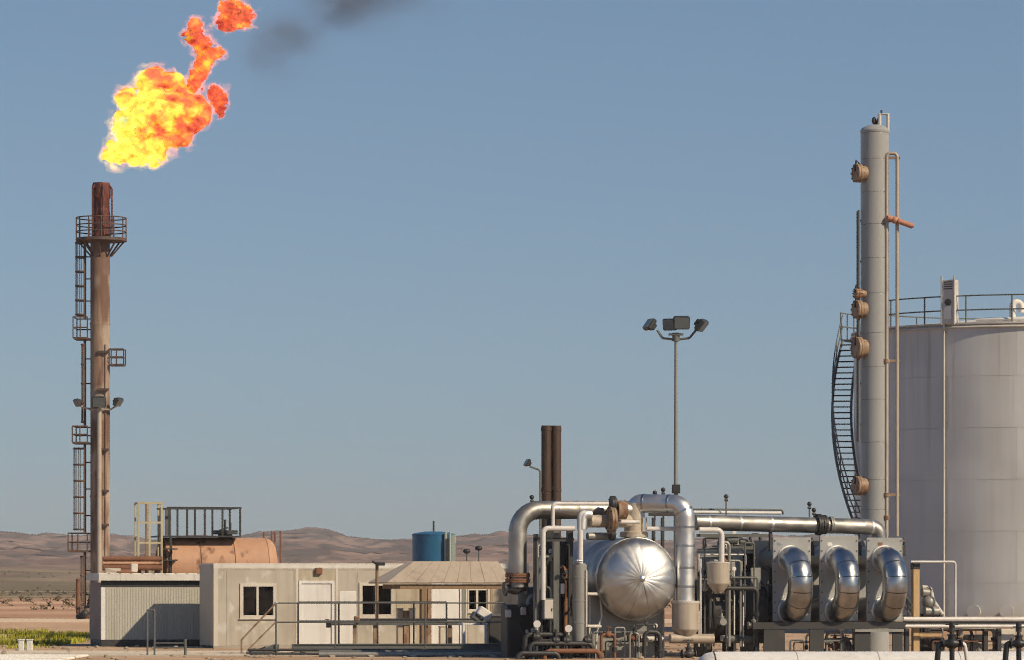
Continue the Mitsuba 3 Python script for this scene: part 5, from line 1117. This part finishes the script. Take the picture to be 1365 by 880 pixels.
# ------------------------------------------------------------------ walkway with railing and stairs in front of the cabin
K = Plane(368, 107.5, math.radians(6))
t = thing('walkway', 'long grey steel walkway beam with deck in front of the cabin', 'walkway')
ku0, ku1 = K.loc(403, 860)[0], K.loc(689, 860)[0]; kz1 = K.loc(500, 858.5)[1]; kz0 = K.loc(500, 868.5)[1]
part(t, 'edge_beam', [K.bx(ku0-.25, ku1, 0, .05, kz0, kz1-.02), K.bx(ku0-.25, ku1, -.05, .1, kz1-.02, kz1), K.bx(ku0-.25, ku1, -.04, .06, kz0-.015, kz0)], 'm_grey_steel', False)
part(t, 'edge_beam', K.bx(ku0-.25, ku1, 1.15, 1.2, kz0, kz1-.02), 'm_grey_steel', False)
for j in range(int((ku1-ku0)/.6)): part(t, 'grating', K.bx(ku0+j*.6, ku0+j*.6+.592, .11, 1.14, kz1-.045, kz1-.012), 'm_galv', False)
for u in np.linspace(ku0, ku1-.2, 5): part(t, 'leg', K.bx(u, u+.1, .3, .4, 0, kz0+.1), 'm_dark_steel', False)
part(t, 'under_pipe', cyl(K.w(ku0, kz0-.12, .6), K.w(ku1, kz0-.12, .6), .05, 10), 'm_galv'); part(t, 'under_pipe', cyl(K.w(ku0, kz0-.2, .9), K.w(ku1, kz0-.2, .9), .03, 8), 'm_white_pipe')
hr = thing('walkway_railing', 'thin two-rail steel railing along the front of the walkway', 'railing')
px_ = [368, 476, 566, 617, 700-0.5]; zr_, zm_ = K.loc(500, 804)[1], K.loc(500, 829.5)[1]
for z in (zr_, zm_): part(hr, 'rail', cyl(K.w(K.loc(368, 800)[0], z, 0), K.w(K.loc(672, 800)[0], z, 0), .021, 8), 'm_grey_steel')
for x in (368, 447, 567, 672): u = K.loc(x, 800)[0]; part(hr, 'post', cyl(K.w(u, kz1-.1, 0), K.w(u, zr_, 0), .026, 8), 'm_grey_steel')
ft = thing('foot_rail', 'low dark steel rail with stub posts on the ground before the walkway', 'rail')
FT = Plane(368, 105.8, math.radians(6))
for y in (866.5, 871.5): part(ft, 'rail', cyl(FT(330, y), FT(612, y), .034, 8), 'm_dark_steel')
for x in range(334, 612, 34): part(ft, 'post', cyl(FT(x, 890), FT(x, 865.5), .036, 8), 'm_dark_steel')
rr_ = thing('rear_railing', 'thin steel railing along the cabin side of the walkway', 'railing')
for z in (zr_, zm_): part(rr_, 'rail', cyl(K.w(K.loc(400, 800)[0], z+.02, 1.17), K.w(K.loc(600, 800)[0], z+.02, 1.17), .021, 8), 'm_dark_steel')
for x in (400, 455, 507, 556, 600): u = K.loc(x, 800)[0]; part(rr_, 'post', cyl(K.w(u, kz1-.1, 1.17), K.w(u, zr_+.02, 1.17), .026, 8), 'm_dark_steel')
part(hr, 'knob', ball(K(368, 803.5), .045, 2), 'm_tank_trim')
def stair(name, label, xa, xb, yb, side):
    t = thing(name, label, 'stair'); ua, ub = K.loc(xa, 800)[0], K.loc(xb, 800)[0]; zb = K.loc(xb, yb)[1]; n = 3
    for d in (0, 1.1): part(t, 'stringer', prism(Polygon([(ua, kz0), (ua, kz1), (ub+side*.0, .06), (ub, 0), (ub-side*.22, 0)]), K.w(0, 0, d), K.ux, UZ, K.uy, .05), 'm_grey_steel', False)
    for j in range(1, n+1):
        f = j/(n+.6); u = ua+(ub-ua)*f; part(t, 'tread', K.bx(u-.13, u+.13, .06, 1.09, kz1*(1-f)-.02, kz1*(1-f)+.015), 'm_galv', False)
    return t
stair('walkway_stair', 'short stair with sloping rails at the window end of the walkway', 372, 330, 868, -1)
for d in (-.05, 1.1):
    sr = thing('stair_rail', ('near' if d < 0 else 'far') + ' sloping brown handrail of the stair below the first window', 'handrail')
    top, foot = K(368, 804, d), K(322, 853, d)
    part(sr, 'rail', sweep(fillet([top, foot, np.array([foot[0], foot[1], 0])], .06), .026, 8), 'm_brown_clad'); part(sr, 'rail', cyl(K(368, 829, d), K(331, 866, d), .022, 8), 'm_brown_clad')
    part(sr, 'post', cyl(K(368, 804, d), K(368, 880, d), .024, 8), 'm_grey_steel')
stair('walkway_stair', 'short stair with sloping rails at the pipework end of the walkway', 690, 722, 880, 1)
for d in (-.05, 1.0):
    sr = thing('stair_rail', ('near' if d < 0 else 'far') + ' sloping grey handrail of the stair by the dark frame', 'handrail')
    part(sr, 'rail', sweep(fillet([K(672, 804, d), K(713, 855, d), K(713, 885, d)], .06), .024, 8), 'm_grey_steel'); part(sr, 'rail', cyl(K(672, 829, d), K(713, 878, d), .022, 8), 'm_grey_steel')
    part(sr, 'post', cyl(K(672, 804, d), K(672, 862, d), .024, 8), 'm_grey_steel')
ct = thing('cable_tray', 'dark steel cable tray on posts behind the walkway railing', 'cable tray')
D_ = Plane(440, 110.0, math.radians(6))
part(ct, 'tray', [D_.rect(474, 827.5, 672, 833.5, 0, .03), D_.rect(474, 832.2, 672, 833.5, .032, .3), D_.rect(474, 827.5, 672, 833.5, .34, .03)], 'm_grey_steel', False)
part(ct, 'conduit', cyl(D_(441, 831.5, .0), D_(474, 831.5, .0), .05, 10), 'm_grey_steel'); part(ct, 'conduit', cyl(D_(474, 825.8, .2), D_(660, 825.8, .2), .028, 8), 'm_dark_steel')
for x in (473, 500, 568, 600, 650): part(ct, 'post', D_.rect(x-2.4, 833.6, x+2.4, 890, .1, .12), 'm_brown_clad', False)
part(ct, 'end_box', D_.rect(435, 829, 441.5, 837, -.1, .16, .02), 'm_black', False); part(ct, 'splice_box', D_.rect(472, 821.5, 479.5, 831, -.08, .14, .02), 'm_brown_clad', False)
lp = thing('yard_lamp', 'thin brown lamp post with a small drooping head before the second window', 'lamp post')
part(lp, 'post', cyl(D_(502.5, 890, 1.2), D_(502.5, 751, 1.2), .05, 10), 'm_wood'); part(lp, 'arm', cyl(D_(502, 752, 1.2), D_(497, 749, 1.1), .035, 8), 'm_dark_steel'); part(lp, 'head', box(D_(507, 752, 1.1), (.28, .2, .1), 0, .02), 'm_dark_steel', False)
# white tilted housing and frame table under the canopy
G = Plane(645, 109.3)
wl = thing('tilted_housing', 'bright white tilted square housing above the walkway railing', 'housing')
wa = math.radians(-33); ex = G.ux*math.cos(wa)+UZ*math.sin(wa); ez = -G.ux*math.sin(wa)+UZ*math.cos(wa)
part(wl, 'shell', box(G(645, 818, .2), (.42, .30, .27), axes=(ex, G.uy, ez), ch=.03), 'm_white', False); part(wl, 'bracket', [cyl(G(645, 822, .2), G(640, 832, .2), .03, 8), box(G(634, 822, .3), (.25, .3, .22), axes=(ex, G.uy, ez), ch=.02)], 'm_grey_steel', False)
wf = thing('white_table', 'white steel frame table under the canopy', 'table')
for x in (618.5, 648): part(wf, 'leg', [G.rect(x-1.6, 833, x+1.6, 890, d, .07) for d in (.2, .8)], 'm_white', False)
part(wf, 'top', G.rect(617, 830.5, 650, 833, .18, .7), 'm_white', False)
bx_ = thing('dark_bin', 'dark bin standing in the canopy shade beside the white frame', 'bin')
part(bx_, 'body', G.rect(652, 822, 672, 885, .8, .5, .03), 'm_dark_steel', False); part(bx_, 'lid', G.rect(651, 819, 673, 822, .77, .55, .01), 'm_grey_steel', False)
for k, (x, w_, y, mname, text) in enumerate(((533, 5, 812, 'm_tan_clad', 'tan upright post first from the lamp post, under the canopy'), (541, 5, 815, 'm_brown_clad', 'brown upright post second from the lamp post, under the canopy'), (549, 5, 812, 'm_cream', 'cream upright post third from the lamp post, under the canopy'), (590, 6, 836, 'm_cream', 'cream upright post standing by the second door'), (599, 5, 838, 'm_tan_clad', 'tan upright post standing by the second door'))):
    q = Plane(x, 114.3)(x, 880); r = w_*114.3/F; zt = CZ+(HY-y)*114.3/F; b = thing('short_post', text, 'post', 'short upright posts under the canopy')
    part(b, 'body', box((q[0], q[1], zt/2), (r*1.5, r*1.5, zt), A, .012), mname, False); part(b, 'cap', box((q[0], q[1], zt+.013), (r*1.7, r*1.7, .025), A, .006), 'm_tan_clad', False)
# pipe handrail in the yard before the shed, and two white marker posts
hrl = thing('yard_rail', 'grey pipe handrail standing in the yard before the shed', 'handrail')
N = Plane(196, 106.0, 0)
part(hrl, 'hoop', pipe([N(196.5, 890), N(196.5, 813), N(206, 813), N(206, 890)], .026, .04, 8), 'm_grey_steel')
part(hrl, 'post', cyl(N(247, 890), N(247, 852), .04, 8), 'm_grey_steel')
for y in (857.5, 863.5): part(hrl, 'rail', cyl(N(206, y), N(247, y), .022, 8), 'm_grey_steel')
for x, text in ((28.5, 'white marker post in the grass, farther from the stack'), (39.5, 'white marker post in the grass, nearer the stack')):
    q = P(x, 868, 113.0); k = thing('marker_post', text, 'post', 'white marker posts'); part(k, 'body', box((q[0], q[1], .16), (.17, .17, .32), 0, .015), 'm_white', False); part(k, 'cap', box((q[0], q[1], .335), (.20, .20, .03), 0, .006), 'm_white', False)
